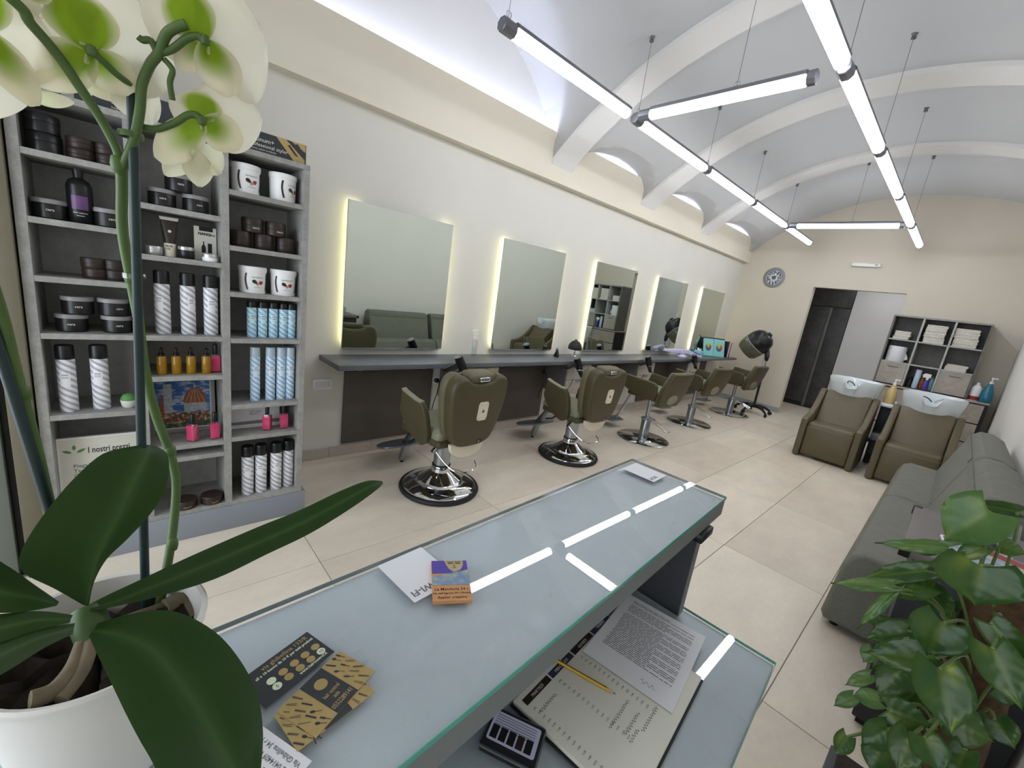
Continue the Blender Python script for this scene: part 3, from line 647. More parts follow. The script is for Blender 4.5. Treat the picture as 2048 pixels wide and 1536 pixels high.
# standing tube
t = thing('tube', 'brown and cream squeeze tube standing on its cap', 'tube', (.61, .167, zt(2, 1)), 0)
def squeeze(z0, z1, r0, r1, w0, w1):
    rows = []
    for k in range(7):
        f = k/6; z = z0+(z1-z0)*f; a = r0+(r1-r0)*f; b = w0+(w1-w0)*f
        rows.append([Vector((a*math.cos(2*PI*q/20), b*math.sin(2*PI*q/20), z)) for q in range(21)])
    return rows
MB().grid(squeeze(.055, .15, .021, .006, .021, .030)).build('body', M['brown_jar'], t)
MB().grid(squeeze(.15, .163, .006, .002, .030, .033)).build('crimp', M['paper_cream'], t)
MB().lathe([(.019, 0), (.020, .003), (.021, .055), (0, .055)], 20).build('cap', M['cream_plastic'], t)
lettering('BLSE\nVIS', frame((.0216, -.016, .040), (0, 1, 0), (0, 0, 1)), .012, M['ink'], t)
MB().lathe([(.006, 0), (.006, .001), (0, .001)], 14, frame((.0125, 0, .105), (0, 1, 0), (-.15, 0, 1))).build('print', M['paper_cream'], t)
# booklet
t = thing('booklet', 'black and white booklet picturing two bottles, standing on the shelf', 'booklet', (.575, .256, zt(2, 1)), 6)
MB().box(-.004, .004, 0, .084, 0, .148).build('card', M['paper_cream'], t, smooth=0)
MB().box(.004, .0046, .018, .070, .13, .148).build('print', M['ink'], t, smooth=0)
MB().prism([(.026, .035), (.042, .035), (.042, .06), (.036, .072), (.036, .085), (.032, .085), (.032, .072), (.026, .06)], .004, .0046, 'x').build('print', M['ink'], t, smooth=0)
MB().box(.004, .0046, .050, .066, .035, .078).build('print', M['ink'], t, smooth=0)
lettering('NANO', frame((.0047, .014, .112), (0, 1, 0), (0, 0, 1)), .016, M['ink'], t, bold=.0006)
lettering('plus', frame((.0047, .056, .112), (0, 1, 0), (0, .1, 1)), .015, M['ink'], t)
# amber oils
g = 'amber hair oil bottles'
a0 = pump_bottle('amber hair oil bottle, first of four in the row', g); put(a0, .120, zt(2, 3), .63, 10)
for k, yy in enumerate((.172, .226, .284)):
    put(dup(a0, f'amber hair oil bottle, {["second", "third", "fourth"][k]} of four in the row'), yy, zt(2, 3), .63, -10+9*k)
put(dup(sb, 'pink labelled scent bottle right of the amber oils'), .3215, zt(2, 3), .61, 0)
put(dup(sb, 'pink and white scent bottle, left one before the city painting'), .222, zt(2, 4), .64, -50)
put(dup(sb, 'pink labelled scent bottle, right one before the city painting'), .309, zt(2, 4), .64, 5)
# painting of a domed city (generic skyline)
t = thing('painting', 'small framed painting of a domed city under a blue sky', 'painting', (.50, .072, zt(2, 4)+.002), 0)
LEAN = R('y', -6)
MB().box(-.012, 0, 0, .262, 0, .285, .002, M=LEAN).build('frame', M['paper_cream'], t)
MB().box(.0, .006, .004, .018, .004, .281, .002, M=LEAN).box(.0, .006, .244, .258, .004, .281, .002, M=LEAN).box(.0, .006, .018, .244, .004, .018, .002, M=LEAN).box(.0, .006, .018, .244, .267, .281, .002, M=LEAN).build('moulding', M['lid_grey'], t)
M['sky_paint'] = mat('painted_sky', (54, 96, 160), .7, noise=(20, .1), second=(22, (170, 182, 196), .48, .62), stretch=(1, 1, 3.5))
M['roof_paint'] = mat('painted_roofs', (112, 70, 50), .7, noise=[(60, .3), (120, .3)], second=(70, (176, 158, 130), .5, .62))
M['dome_paint'] = mat('painted_dome', (150, 84, 44), .7, noise=(40, .15))
M['tree_paint'] = mat('painted_trees', (58, 84, 66), .7, noise=(60, .3), second=(60, (120, 110, 90), .5, .7))
M['tower_paint'] = mat('painted_tower', (166, 172, 178), .7, noise=(90, .25))
MB().box(0, .001, .022, .240, .10, .262, M=LEAN).build('sky', M['sky_paint'], t, smooth=0)
MB().box(0, .001, .022, .240, .024, .10, M=LEAN).build('roofs', M['roof_paint'], t, smooth=0)
MB().prism([(.022, .024), (.240, .024), (.240, .06), (.20, .04), (.16, .062), (.11, .038), (.07, .05), (.022, .03)], .001, .0016, 'x', M=LEAN).build('trees', M['tree_paint'], t, smooth=0)
MB().prism([(.056, .10), (.056, .245), (.088, .245), (.088, .10)], .001, .002, 'x', M=LEAN).build('tower', M['tower_paint'], t, smooth=0)
MB().prism([(.030, .09), (.040, .15), (.046, .21), (.052, .15), (.058, .09)], .002, .0026, 'x', M=LEAN).build('spire', M['dome_paint'], t, smooth=0)
MB().prism([(.135, .145)]+[(.178+.046*math.cos(a), .150+.075*math.sin(a)) for a in [PI-PI*k/14 for k in range(15)]]+[(.222, .145)], .001, .002, 'x', M=LEAN).build('dome', M['dome_paint'], t, smooth=0)
rb = MB()
for k in range(5):
    y0_ = .138+.02*k; rb.prism([(y0_-.0012, .147), (y0_+.0012, .147), (.178+(y0_-.178)*.3+.001, .215), (.178+(y0_-.178)*.3-.001, .215)], .002, .0026, 'x', M=LEAN)
rb.prism([(.174, .222), (.182, .222), (.180, .245), (.176, .245)], .001, .0026, 'x', M=LEAN).prism([(.134, .108), (.224, .108), (.224, .146), (.134, .146)], .001, .0022, 'x', M=LEAN)
rb.build('dome_rib', M['tower_paint'], t, smooth=0)
# round tins on the bottom shelf
g = 'round brown tins on the bottom shelf'
r0_ = jar('round dark brown tin lying right on the bottom middle shelf', g, .047, .042, 'brown_jar', 'brown_jar', .02, 1.02, 'nasrα', 'kraft'); put(r0_, .292, ZB, .64, 10)
put(dup(r0_, 'round dark brown tin half hidden behind the orchid stem'), .185, ZB, .64, 4)
# top left column: black jars and brown jars
g = 'wide black jars on the top left shelf'
k0 = jar('wide black jar, lower of the two at the far left of the top shelf', g, .047, .064, 'black_jar', 'black', .026, 1.02); put(k0, -.178, zt(1, 0), .60)
put(dup(k0, 'wide black jar, upper of the two at the far left of the top shelf'), -.180, zt(1, 0)+.0644, .60, 20)
g = 'dark brown jars in the left column'
d0 = jar('dark brown jar, lower one beside the black boxes', g, .040, .040, 'brown_jar', 'brown_jar', .018, 1.02); put(d0, -.085, zt(1, 0), .60)
put(dup(d0, 'dark brown jar, upper one beside the black boxes'), -.083, zt(1, 0)+.0404, .60)
put(dup(d0, 'dark brown jar, lower one behind the orchid fork'), -.008, zt(1, 0), .60)
put(dup(d0, 'dark brown jar, upper one behind the orchid fork'), -.010, zt(1, 0)+.0404, .60)
put(dup(d0, 'dark brown jar, lower left of four above the grey lidded jars'), -.070, zt(1, 2), .60)
put(dup(d0, 'dark brown jar, upper left of four above the grey lidded jars'), -.072, zt(1, 2)+.0404, .60)
put(dup(d0, 'dark brown jar, lower right of four above the grey lidded jars'), -.012+.003, zt(1, 2), .60)
put(dup(d0, 'dark brown jar, upper right of four above the grey lidded jars'), -.010, zt(1, 2)+.0404, .60)
# big black bottle with a violet label
M['violet'] = mat('violet_label', (96, 62, 108), .3, noise=[(9, .45)])
t = thing('shampoo_bottle', 'large black bottle with violet label in the left column', 'bottle', (.60, -.098, zt(1, 1)), 0)
MB().lathe([(.034, 0), (.037, .004), (.037, .135), (.030, .155), (.014, .166), (.014, .18)], 26).build('body', M['black'], t)
MB().lathe([(.016, .178), (.016, .196), (0, .196)], 18).build('cap', M['black_jar'], t)
rows = [[Vector((.0374*math.cos(a), .0374*math.sin(a), z)) for a in [-.65+1.3*k/8 for k in range(9)]] for z in (.05, .075, .10)]
MB().grid(rows).build('label_wrap', M['violet'], t)
wrap('black supreme', .0376, .036, .007, M['paper_cream'], t); wrap('shampoo', .0376, .026, .006, M['paper_cream'], t)
# small succulent
t = thing('succulent', 'tiny round succulent in a white pot beside the spray cans', 'plant', (.62, .003, zt(1, 4)))
MB().lathe([(.018, 0), (.024, .006), (.029, .034), (.027, .034), (.024, .028), (0, .028)], 20).build('pot', M['pot'], t)
MB().lathe([(.026, .030), (.027, .042), (.020, .056), (.008, .062), (0, .062)], 12).build('plant', M['green'], t)
# price list frame
t = thing('price_list', 'cream price list in a thin white frame on the lowest left shelf', 'sign', (.60, -.228, .16+.005), 0)
LE = R('y', -3)
MB().box(-.008, 0, 0, .258, 0, .385, .001, M=LE).build('board', M['paper_cream'], t)
MB().box(-.010, .006, -.003, .004, 0, .388, M=LE).box(-.010, .006, .2555, .2625, 0, .388, M=LE).box(-.010, .006, .004, .258, .381, .388, M=LE).build('frame', M['white'], t, smooth=0)
lf = MB()
for (cy, cz_, a, l_) in ((.047, .330, 90, .024), (.040, .318, 155, .032), (.053, .318, 28, .034)):
    c_, s_ = math.cos(math.radians(a)), math.sin(math.radians(a))
    lf.prism([(cy+l_*u*c_-v*s_, cz_+l_*u*s_+v*c_) for u, v in ((0, 0), (.3, .0055), (.65, .0055), (1, 0), (.65, -.0055), (.3, -.0055))], 0, .0006, 'x', M=LE)
lf.build('emblem', M['green'], t, smooth=0)
lettering('I nostri prezzi', LE @ frame((.0003, .088, .312), (0, 1, 0), (0, 0, 1)), .038, M['ink'], t, bold=.0006, sx=.64)
lettering('Piega/ Phon\nTaglio\nColore\nMèches', LE @ frame((.0003, .040, .250), (0, 1, 0), (0, 0, 1)), .022, M['ink_grey'], t, bold=.0002)
# product boxes on top of the unit
def top_box(label, y0, y1, z0, lines, x=.60, rz=0, pat=True):
    o = thing('product_box', label, 'box', (x, y0, z0), rz, 'black styler boxes on the shelf unit'); w_ = y1-y0
    MB().box(-.03, .03, 0, w_, 0, .094, .0015, 1).build('box', M['card_dark'], o)
    if pat:
        for pts in ([(.62, .094), (.74, .094), (.98, .025), (.98, .002), (.86, .002)], [(.80, .094), (.99, .094), (.99, .06)]):
            MB().prism([(a*w_, b) for a, b in pts], .030, .0305, 'x').build('print', M['gold'], o, smooth=0)
        for pts in ([(.76, .07), (.79, .074), (.90, .032), (.86, .034)], [(.86, .085), (.89, .088), (.985, .045), (.95, .045)]):
            MB().prism([(a*w_, b) for a, b in pts], .0305, .0309, 'x').build('print', M['card_dark'], o, smooth=0)
    for (tx_, yy, zz, sz) in lines: lettering(tx_, frame((.0311, yy, zz), (0, 1, 0), (0, 0, 1)), sz, M['paper_cream'], o)
    return o
ZT = 1.8685
top_box('black and gold box at the right end on top of the shelves', .352, .702, ZT, [('platinum+', .105, .052, .026), ('professional styler', .105, .030, .022), ('tested by stylists worldwide', .105, .016, .010)])
top_box('black box with white lettering on top of the shelves by the stake', -.09, .24, ZT, [('ghd', .0, .045, .045), ('curve wand', .098, .052, .024), ('classic wave', .098, .028, .024), ('long lasting waves', .098, .012, .011)], pat=False)
top_box('black box at the left end on top of the shelves behind petals', -.255, -.125, ZT, [], pat=False)

# ================================================================== MIRRORS
MY, MW, MP, MZ0, MZ1 = 1.1414, .838, 1.3937, .8532, 1.8548
mnames = ['nearest to the shelves', 'second from the shelves', 'third from the shelves', 'fourth from the shelves', 'farthest, beside the end wall']
for k in range(5):
    lab = f'tall frameless mirror with glowing sides, {mnames[k]}'
    if k == 0:
        mr = thing('mirror', lab, 'mirror', (0, MY, 0), 0, 'lit mirrors over the styling counter')
        MB().box(.046, .051, 0, MW, MZ0, MZ1, .0008, 1).build('glass', M['mirror'], mr, smooth=0)
        MB().box(.001, .036, .06, MW-.06, MZ0+.04, MZ1-.04).build('backing', M['white'], mr, smooth=0)
        MB().box(.0365, .0455, .0, MW, MZ0-.002, MZ1).build('edge', M['mirror_edge'], mr, smooth=0)
        for yy in (.038, MW-.046): MB().box(.025, .035, yy, yy+.008, MZ0+.03, MZ1-.004).build('led_strip', M['led_warm'], mr, smooth=0)
        MB().box(.002, .05, .02, MW-.02, MZ0-.012, MZ0-.0025, .001, 1).build('bottom_rail', M['alu'], mr)
    else: dup(mr, lab, (0, MY+MP*k, 0))

# ================================================================== STYLING COUNTER
CZ = .795
ct = thing('styling_counter', 'long narrow grey counter along the wall under the mirrors', 'counter', (0, 1.005, 0))
MB().box(.004, .372, 0, 6.90, CZ-.036, CZ, .002).build('worktop', M['counter'], ct)
for yy in (.45, 1.95, 3.4, 4.8, 6.3): MB().prism([(.006, CZ-.0365), (.30, CZ-.0365), (.30, CZ-.048), (.02, CZ-.11), (.006, CZ-.11)], yy, yy+.012, 'y').build('bracket', M['alu'], ct)
pn = ['under the nearest mirror', 'under the second mirror', 'under the third mirror', 'under the fourth mirror', 'under the farthest mirror']
for k in range(5):
    lab = f'dark grey wall panel {pn[k]} below the counter'
    if k == 0:
        pp = thing('wall_panel', lab, 'panel', (0, MY+.045, 0), 0, 'dark panels under the counter')
        MB().box(.002, .022, 0, .755, .098, .668, .002).build('board', M['panel'], pp)
        for yy in (.1, .655): MB().box(.002, .014, yy, yy+.03, .668, .68, .001, 1).build('clip', M['satin'], pp)
    else: dup(pp, lab, (0, MY+.045+MP*k+.04, 0))
for k in range(4):
    lab = f'small concrete-look drawer unit hung under the counter, {["nearest", "second", "third", "farthest"][k]}'
    if k == 0:
        du = thing('drawer_unit', lab, 'drawer unit', (0, 2.02, 0), 0, 'drawer units under the counter')
        MB().box(.01, .315, 0, .395, .42, CZ-.037, .001, 1).build('carcass', M['concrete_dark'], du)
        for a, b in ((.425, .582), (.587, .744)):
            d = MB().box(.316, .332, .004, .391, a, b, .001, 1).build('drawer', M['concrete_warm'], du)
            MB().box(.332, .345, .15, .245, b-.012, b-.006).build('handle', M['concrete_dark'], d, smooth=0)
    else: dup(du, lab, (0, 2.02+MP*k-.05*(k > 0), 0))

# ================================================================== BARBER CHAIRS (built facing local +X)
def lean(deg, z0): return T(0, 0, z0) @ R('y', -deg) @ T(0, 0, -z0)
def barber_chair(label, loc, rz):
    o = thing('barber_chair', label, 'chair', loc, rz, 'olive barber chairs')
    # base and column
    b = MB().lathe([(.252, .001), (.274, .004), (.279, .016), (.272, .030), (.252, .032)], 48).build('base_ring', M['rubber'], o)
    MB().lathe([(.258, .028), (.245, .040), (.182, .058), (.160, .062), (.152, .075), (.143, .080), (.095, .115), (.066, .135), (.064, .175), (.062, .178)], 48, caps=False).build('base_dome', M['chrome'], o)
    MB().lathe([(.056, .16), (.056, .335), (.052, .34), (.03, .342), (.03, .40)], 32).build('column', M['satin'], o)
    MB().lathe([(.062, .172), (.064, .176), (.064, .182), (.058, .184)], 32).build('collar', M['rubber'], o)
    MB().box(-.11, .11, -.10, .10, .385, .405, .004).build('seat_plate', M['black_matte'], o)
    # seat
    MB().box(-.18, .25, -.19, .19, .405, .50, .035, 4).build('seat', M['leather_in'], o)
    MB().box(-.20, .23, -.20, .20, .39, .44, .018, 3).build('seat_shell', M['leather'], o)
    # backrest: rounded outline swept through the thickness
    out = [(0, .405), (.10, .415), (.165, .455), (.20, .54), (.225, .66), (.238, .76), (.238, .83), (.22, .885), (.175, .912), (.125, .905), (.085, .878), (.0, .868), (-.085, .878), (-.125, .905), (-.175, .912), (-.22, .885), (-.238, .83), (-.238, .76), (-.225, .66), (-.20, .54), (-.165, .455), (-.10, .415)]
    sm = [(y*.95, .438+(z-.405)*.937) for y, z in smooth_poly(out, 3)]
    L = lean(6, .42)
    MB().prism(sm, -.285, -.19, 'x', .030, 4, L).build('backrest', M['leather'], o)
    sm2 = [(y*1.03, .43+(z-.42)*.965+.01) for y, z in sm]
    MB().prism(sm2, -.205, -.135, 'x', .028, 4, L).build('back_cushion', M['leather_edge'], o)
    # headrest in the notch with its chrome socket
    h = MB().box(-.270, -.155, -.105, .105, .862, .930, .026, 4, L).build('headrest', M['leather_edge'], o)
    MB().box(-.288, -.273, -.042, .042, .885, .913, .006, 2, L).build('socket', M['chrome'], h)
    MB().box(-.2895, -.2875, -.030, .030, .892, .906, .001, 1, L).build('slot', M['steel_grey'], h)
    # cream service plate with its screws, set in a pocket of the back
    p = MB().prism(rrect(-.070, .010, .625, .750, .018), -.290, -.2835, 'x', M=L).build('service_plate', M['cream_plastic'], o)
    for (yy, zz) in ((-.059, .640), (-.001, .640), (-.059, .735), (-.001, .735)):
        MB().lathe([(.004, 0), (.004, .0012), (0, .0012)], 10, L @ frame((-.2915, yy, zz), (0, 1, 0), (0, 0, -1)) @ R('x', 0)).build('screw', M['satin'], p)
    MB().lathe([(.011, 0), (.011, .0014), (.006, .0016), (0, .0005)], 16, L @ frame((-.2905, -.030, .688), (0, 1, 0), (0, 0, -1))).build('hub', M['ink_grey'], p)
    bd = MB().box(-.2862, -.284, -.075, -.030, .462, .490, .0006, 1, L).build('badge', M['brown_jar'], o)
    lettering('BC', L @ frame((-.2865, -.040, .469), (0, -1, 0), (0, 0, 1)), .014, M['cream_plastic'], bd)
    # cream rear cover under the back
    cov = [(-.14, .43)]+[(.14*math.cos(a), .41+.085*math.sin(a)) for a in [PI+PI*k/14 for k in range(15)]]+[(.14, .43)]
    MB().prism(cov, -.245, -.215, 'x', .006, 2).build('rear_cover', M['cream_plastic'], o)
    # winged arms
    arm = [(.150, .705), (.12, .692), (.0, .668), (-.06, .668), (-.10, .60), (-.11, .50), (-.10, .42), (-.05, .376), (.0, .378), (.07, .41), (.14, .465), (.185, .53), (.188, .575), (.165, .64)]
    arm = smooth_poly(arm, 2)
    for s in (-1, 1):
        F = T(0, s*.265, 0) @ R('x', -s*9) if False else T(0, s*.212, .45) @ R('x', -s*9) @ T(0, 0, -.45)
        a = MB().prism(arm, -.02, .02, 'y', .012, 3, F).build('arm', M['leather'], o)
        top = [(.222, -.02, .700), (.222, .02, .700), (-.055, .02, .681), (-.055, -.02, .681)]
        MB().prism([(.153, .703), (.12, .691), (.0, .667), (-.058, .668), (-.056, .677), (.0, .677), (.12, .701), (.151, .713)], -.019, .019, 'y', .004, 1, F).build('arm_pad', M['leather_in'], a)
    # pump lever, chrome loop, recline handle
    MB().tube([(-.02, .055, .335), (-.03, .10, .32), (-.035, .12, .305)], .010, 10).build('lever_hinge', M['chrome'], o)
    loop = smooth_poly([(-.02, .09, .31), (-.12, .06, .235), (-.20, .02, .20), (-.225, -.06, .20), (-.205, -.14, .205), (-.15, -.17, .225)], 4, False)
    MB().tube(loop, .0045, 8).build('pump_lever', M['chrome'], o)
    MB().tube([(.05, .20, .385), (.05, .235, .37), (.09, .25, .355), (.09, .27, .36)], .008, 8).build('recline_handle', M['black'], o)
    # footrest: strut, winged plate, little foot
    MB().prism([(.24, .43), (.29, .42), (.46, .19), (.50, .03), (.47, .02), (.43, .13)], -.028, .028, 'y', .006, 2).build('footrest_strut', M['satin'], o)
    wing = smooth_poly([(.36, -.05), (.40, -.19), (.50, -.215), (.60, -.14), (.635, 0), (.60, .14), (.50, .215), (.40, .19), (.36, .05)], 3)
    FW_ = T(.48, 0, .16) @ R('y', 14) @ T(-.48, 0, 0)
    MB().prism(wing, -.008, .008, 'z', .006, 2, FW_).build('footplate', M['steel_grey'], o)
    MB().lathe([(.014, .001), (.014, .008), (.007, .012), (.006, .03)], 14, T(.487, 0, 0)).build('rubber_foot', M['rubber'], o)
    return o
bc = barber_chair('olive barber chair on round chrome base, nearer one by the shelves', (.79, 1.585, 0), 184)
dup(bc, 'olive barber chair on round chrome base, second one before the second mirror', (.80, 2.985, 0), 178)

# ================================================================== STYLING CHAIRS
def styling_chair(label, loc, rz):
    o = thing('styling_chair', label, 'chair', loc, rz, 'olive styling chairs')
    MB().lathe([(.272, .001), (.282, .004), (.282, .010), (.276, .014), (0, .016)], 48).build('base_disc', M['chrome'], o)
    MB().lathe([(.050, .015), (.050, .25), (.046, .256), (.022, .258), (.022, .475)], 28).build('column', M['satin'], o)
    MB().box(-.10, .10, -.10, .10, .470, .488, .003, 1).build('seat_plate', M['black_matte'], o)
    MB().box(-.19, .21, -.195, .195, .525, .605, .032, 4).build('seat', M['leather_in'], o)
    MB().box(-.18, .19, -.19, .19, .487, .532, .016, 3).build('seat_shell', M['leather'], o)
    # back leaning outwards, narrower at the top
    out = [(-.17, .50), (.17, .50), (.205, .56), (.225, .69), (.195, .885), (.178, .90), (0, .895), (-.178, .90), (-.195, .885), (-.225, .69), (-.205, .56)]
    L = lean(17, .50)
    MB().prism(out, -.225, -.18, 'x', .014, 3, L).build('backrest', M['leather'], o)
    MB().prism([(y*.95, .007+z*.985) for y, z in out], -.182, -.155, 'x', .01, 2, L).build('back_cushion', M['leather_edge'], o)
    # oval opening showing the lighter lumbar pad
    ov = [(.085*math.cos(2*PI*k/20)*1.05, .592+.060*math.sin(2*PI*k/20)) for k in range(20)]
    MB().prism(ov, -.236, -.220, 'x', .006, 2, L).build('lumbar_pad', M['leather_in'], o)
    # arms
    arm = [(.195, .700), (.18, .712), (.02, .702), (-.165, .692), (-.19, .62), (-.17, .52), (-.05, .495), (.10, .53), (.205, .575), (.215, .63)]
    for s in (-1, 1):
        F = T(0, s*.215, .50) @ R('x', -s*9) @ T(0, 0, -.50)
        MB().prism(smooth_poly(arm, 2), -.019, .019, 'y', .010, 3, F).build('arm', M['leather'], o)
    # collar, pump bar and T footrest
    MB().lathe([(.058, .225), (.062, .232), (.062, .244), (.05, .248)], 24).box(-.075, -.045, -.06, .06, .235, .243, .002).build('collar', M['satin'], o)
    bar = [(-.05, .02, .24), (-.26, .0, .165), (-.265, -.03, .160), (-.265, -.06, .160), (-.255, -.085, .165), (-.05, -.03, .24)]
    MB().tube(bar, .0055, 8).build('pump_lever', M['chrome'], o)
    MB().tube([(.10, 0, .485), (.26, 0, .45), (.40, 0, .11)], .014, 10).build('footrest_strut', M['satin'], o)
    MB().prism([(.36, -.10), (.36, .10), (.52, .17), (.52, -.17)], .085, .10, 'z', .004, 1).build('footplate', M['steel_grey'], o)
    return o
sc = styling_chair('olive bucket styling chair on a flat chrome disc, nearest of the three', (.85, 4.235, 0), 176)
dup(sc, 'olive bucket styling chair on a flat chrome disc, middle of the three', (.765, 5.575, 0), 172)
dup(sc, 'olive bucket styling chair on a flat chrome disc, farthest near the hood dryer', (.78, 6.95, 0), 174)

# ================================================================== HAIR DRYERS AND COUNTER TOP ITEMS
HB = .0575
def hair_dryer(label, loc, rz, tilt=0):
    o = thing('hair_dryer', label, 'hair dryer', loc, rz, 'black hair dryers hanging at the counter')
    A = R('y', tilt)
    MB().lathe([(.020, -.085), (.034, -.08), (.038, -.03), (.036, .02), (.030, .06), (.024, .075), (.024, .10), (.020, .101), (.020, .08), (0, .08)], 20, A @ R('y', 90)).build('body', M['black'], o)
    MB().prism([(-.045, -.02), (-.015, -.03), (-.020, -.13), (-.035, -.155), (-.055, -.145), (-.055, -.08)], -.014, .014, 'y', .008, 2, A).build('handle', M['black'], o)
    MB().box(.10, .145, -.026, .026, -.006, .006, .004, 2, A).build('nozzle', M['black_matte'], o)
    MB().lathe([(.033, 0), (.034, .004), (.025, .006), (0, .006)], 18, A @ T(-.085, 0, 0) @ R('y', -90)).build('intake_grille', M['steel_grey'], o)
    MB().tube(smooth_poly([(-.045, 0, -.15), (-.05, .02, -.22), (-.09, .06, -.34), (-.06, .10, -.42), (-.03, .12, -.38)], 4, False), .0035, 6).build('cord', M['black'], o)
    MB().tube([(-.04, .045, -.04), (.03, .045, -.04), (.06, .02, -.04), (.06, -.02, -.04), (.03, -.045, -.04), (-.04, -.045, -.04)], .004, 6).tube([(-.01, .045, -.04), (-.005, .050, -.012), (-.005, HB, -.010)], .005, 6).build('holder', M['satin'], o)
    return o
h0 = hair_dryer('black hair dryer hanging behind the nearer barber chair', (.432, 1.935, .785), 80, 62)
dup(h0, 'black hair dryer hanging by the second drawer unit', (.432, 3.40, .765), 78)
dup(h0, 'black hair dryer hanging behind the nearest styling chair', (.432, 4.79, .775), 78)
dup(h0, 'black hair dryer hanging below the folded lilac tool', (.432, 6.09, .79), 78)
Zc = CZ+.0006
t = thing('spray_bottle', 'clear spray bottle with white pump standing on the counter', 'bottle', (.075, 2.315, Zc))
MB().lathe([(.022, 0), (.024, .003), (.024, .135), (.016, .15), (.012, .155)], 20).build('bottle', M['clear'], t)
MB().lathe([(.0225, .002), (.0225, .07), (0, .07)], 20).build('water', M['sky'], t) if False else None
MB().lathe([(.015, .152), (.016, .215), (.019, .235), (.0, .238)], 16).box(-.045, .0, -.008, .008, .205, .228, .003).build('pump', M['white'], t)
t = thing('hair_clipper', 'small black clipper standing upright on the counter', 'clipper', (.14, 3.37, Zc), 20)
MB().prism([(-.028, 0), (.028, 0), (.026, .02), (.01, .075), (-.002, .085), (-.012, .06)], -.018, .018, 'y', .006, 2).build('body', M['black'], t)
MB().box(-.012, .0, -.016, .016, .074, .092, .001, 1).build('blade', M['satin'], t)
t = thing('round_brush', 'black half-round neck duster brush on a clear foot on the counter', 'brush', (.14, 3.66, Zc), 0)
MB().lathe([(.03, 0), (.03, .006), (.012, .012), (.010, .075), (0, .075)], 18).build('handle', M['chrome'], t)
MB().lathe([(.012, .07), (.072, .078), (.078, .10), (.068, .135), (.044, .165), (.015, .178), (0, .179)], 26).build('bristles', M['black_matte'], t)
t = thing('wall_socket', 'tiny black square wall switch beside the third mirror', 'switch', (.0, 3.83, .945)); MB().box(.001, .010, -.018, .018, -.02, .02, .002).build('plate', M['black'], t); MB().box(.010, .014, -.009, .009, -.010, .010, .001, 1).build('button', M['ink_grey'], t)
t = thing('hair_iron', 'white and lilac folded hair styling tool lying on the counter', 'hair tool', (.225, 6.07, Zc), 74)
MB().lathe([(.07, 0), (.075, .01), (.06, .04), (.04, .045), (0, .045)], 24).build('foot', M['lilac'], t)
MB().prism([(-.36, .075), (-.34, .105), (-.02, .115), (.0, .09), (-.02, .05), (-.34, .06)], -.035, .035, 'y', .010, 3).build('upper_arm', M['lilac'], t)
MB().prism([(-.02, .06), (.0, .115), (.10, .115), (.40, .045), (.41, .015), (.38, .01), (.08, .05)], -.04, .04, 'y', .010, 3).build('lower_arm', M['lilac'], t)
MB().box(.20, .36, -.038, .038, .04, .062, .006, 2, T(.28, 0, .05) @ R('y', 13) @ T(-.28, 0, -.05) @ T(0, 0, .022)).build('screen', M['blue'], t)
MB().tube(smooth_poly([(.39, .02, .03), (.43, .05, .008), (.42, .10, .009), (.36, .11, .010)], 4, False), .004, 6).build('cord', M['white'], t)
t = thing('tissue_box', 'pale blue tissue box on the counter before the last mirror', 'box', (.14, 6.85, Zc), 0)
MB().box(-.055, .055, -.07, .07, 0, .085, .006).build('box', M['sky'], t); MB().prism([(-.02, .085), (.02, .085), (.03, .12), (.0, .105), (-.025, .125)], -.03, .03, 'y', .002, 1).build('tissue', M['paper'], t)
# colour chart book
t = thing('colour_chart', 'open teal colour chart book printed with two colour wheels', 'book', (.225, 7.22, Zc+.006), 0)
M['mint'] = mat('mint_print', (140, 208, 206), .6, noise=(8, .03))
wheel = [(214, 72, 48), (226, 132, 44), (232, 196, 52), (160, 196, 70), (74, 150, 90), (54, 128, 150), (52, 96, 156), (90, 74, 140), (150, 64, 110), (196, 58, 72)]
WM = [mat('wheel_%d' % k, c_, .6, noise=(20, .03)) for k, c_ in enumerate(wheel)]
def chart_page(side, F):
    pg = MB().box(-.105, .105, 0, .006, 0, .29, M=F).build('page', M['mint'], t, smooth=0)
    for k in range(10):
        a0_, a1_ = 2*PI*k/10, 2*PI*(k+1)/10; q = MB()
        q.prism([(.014*math.cos(a0_), .15+.014*math.sin(a0_)), (.062*math.cos(a0_), .15+.062*math.sin(a0_)), (.065*math.cos((a0_+a1_)/2), .15+.065*math.sin((a0_+a1_)/2)), (.062*math.cos(a1_), .15+.062*math.sin(a1_)), (.014*math.cos(a1_), .15+.014*math.sin(a1_))], -.001, 0, 'y', M=F)
        q.build('colour_segment', WM[k], pg, smooth=0)
    MB().box(-.105, .105, .0065, .016, -.002, .31, .001, 1, F).build('cover', M['brown_jar'], t)
TB = R('x', -14)
chart_page(0, T(-.035, -.10, 0) @ R('z', 66) @ TB); chart_page(1, T(.06, .095, 0) @ R('z', 60) @ TB)
MB().box(-.11, -.10, -.03, .03, .0, .3, .002).build('spine', M['mint'], t) if False else None
for k, (lab, mm, yy, wd, hh) in enumerate((('black binder standing behind the colour chart book', 'black', 7.56, .07, .27), ('dark red binder at the far end of the counter', 'red', 7.66, .06, .25))):
    q = thing('binder', lab, 'binder', (.20, yy, Zc), 0, 'binders at the end of the counter')
    MB().box(-.12, .12, 0, wd, 0, hh, .003).build('cover', M[mm], q); MB().box(-.115, .122, .008, wd-.008, .006, hh-.006).build('pages', M['paper'], q, smooth=0)
    MB().box(.1222, .1245, .015, wd-.015, .04, .10, .001, 1).build('spine_label', M['paper'], q)
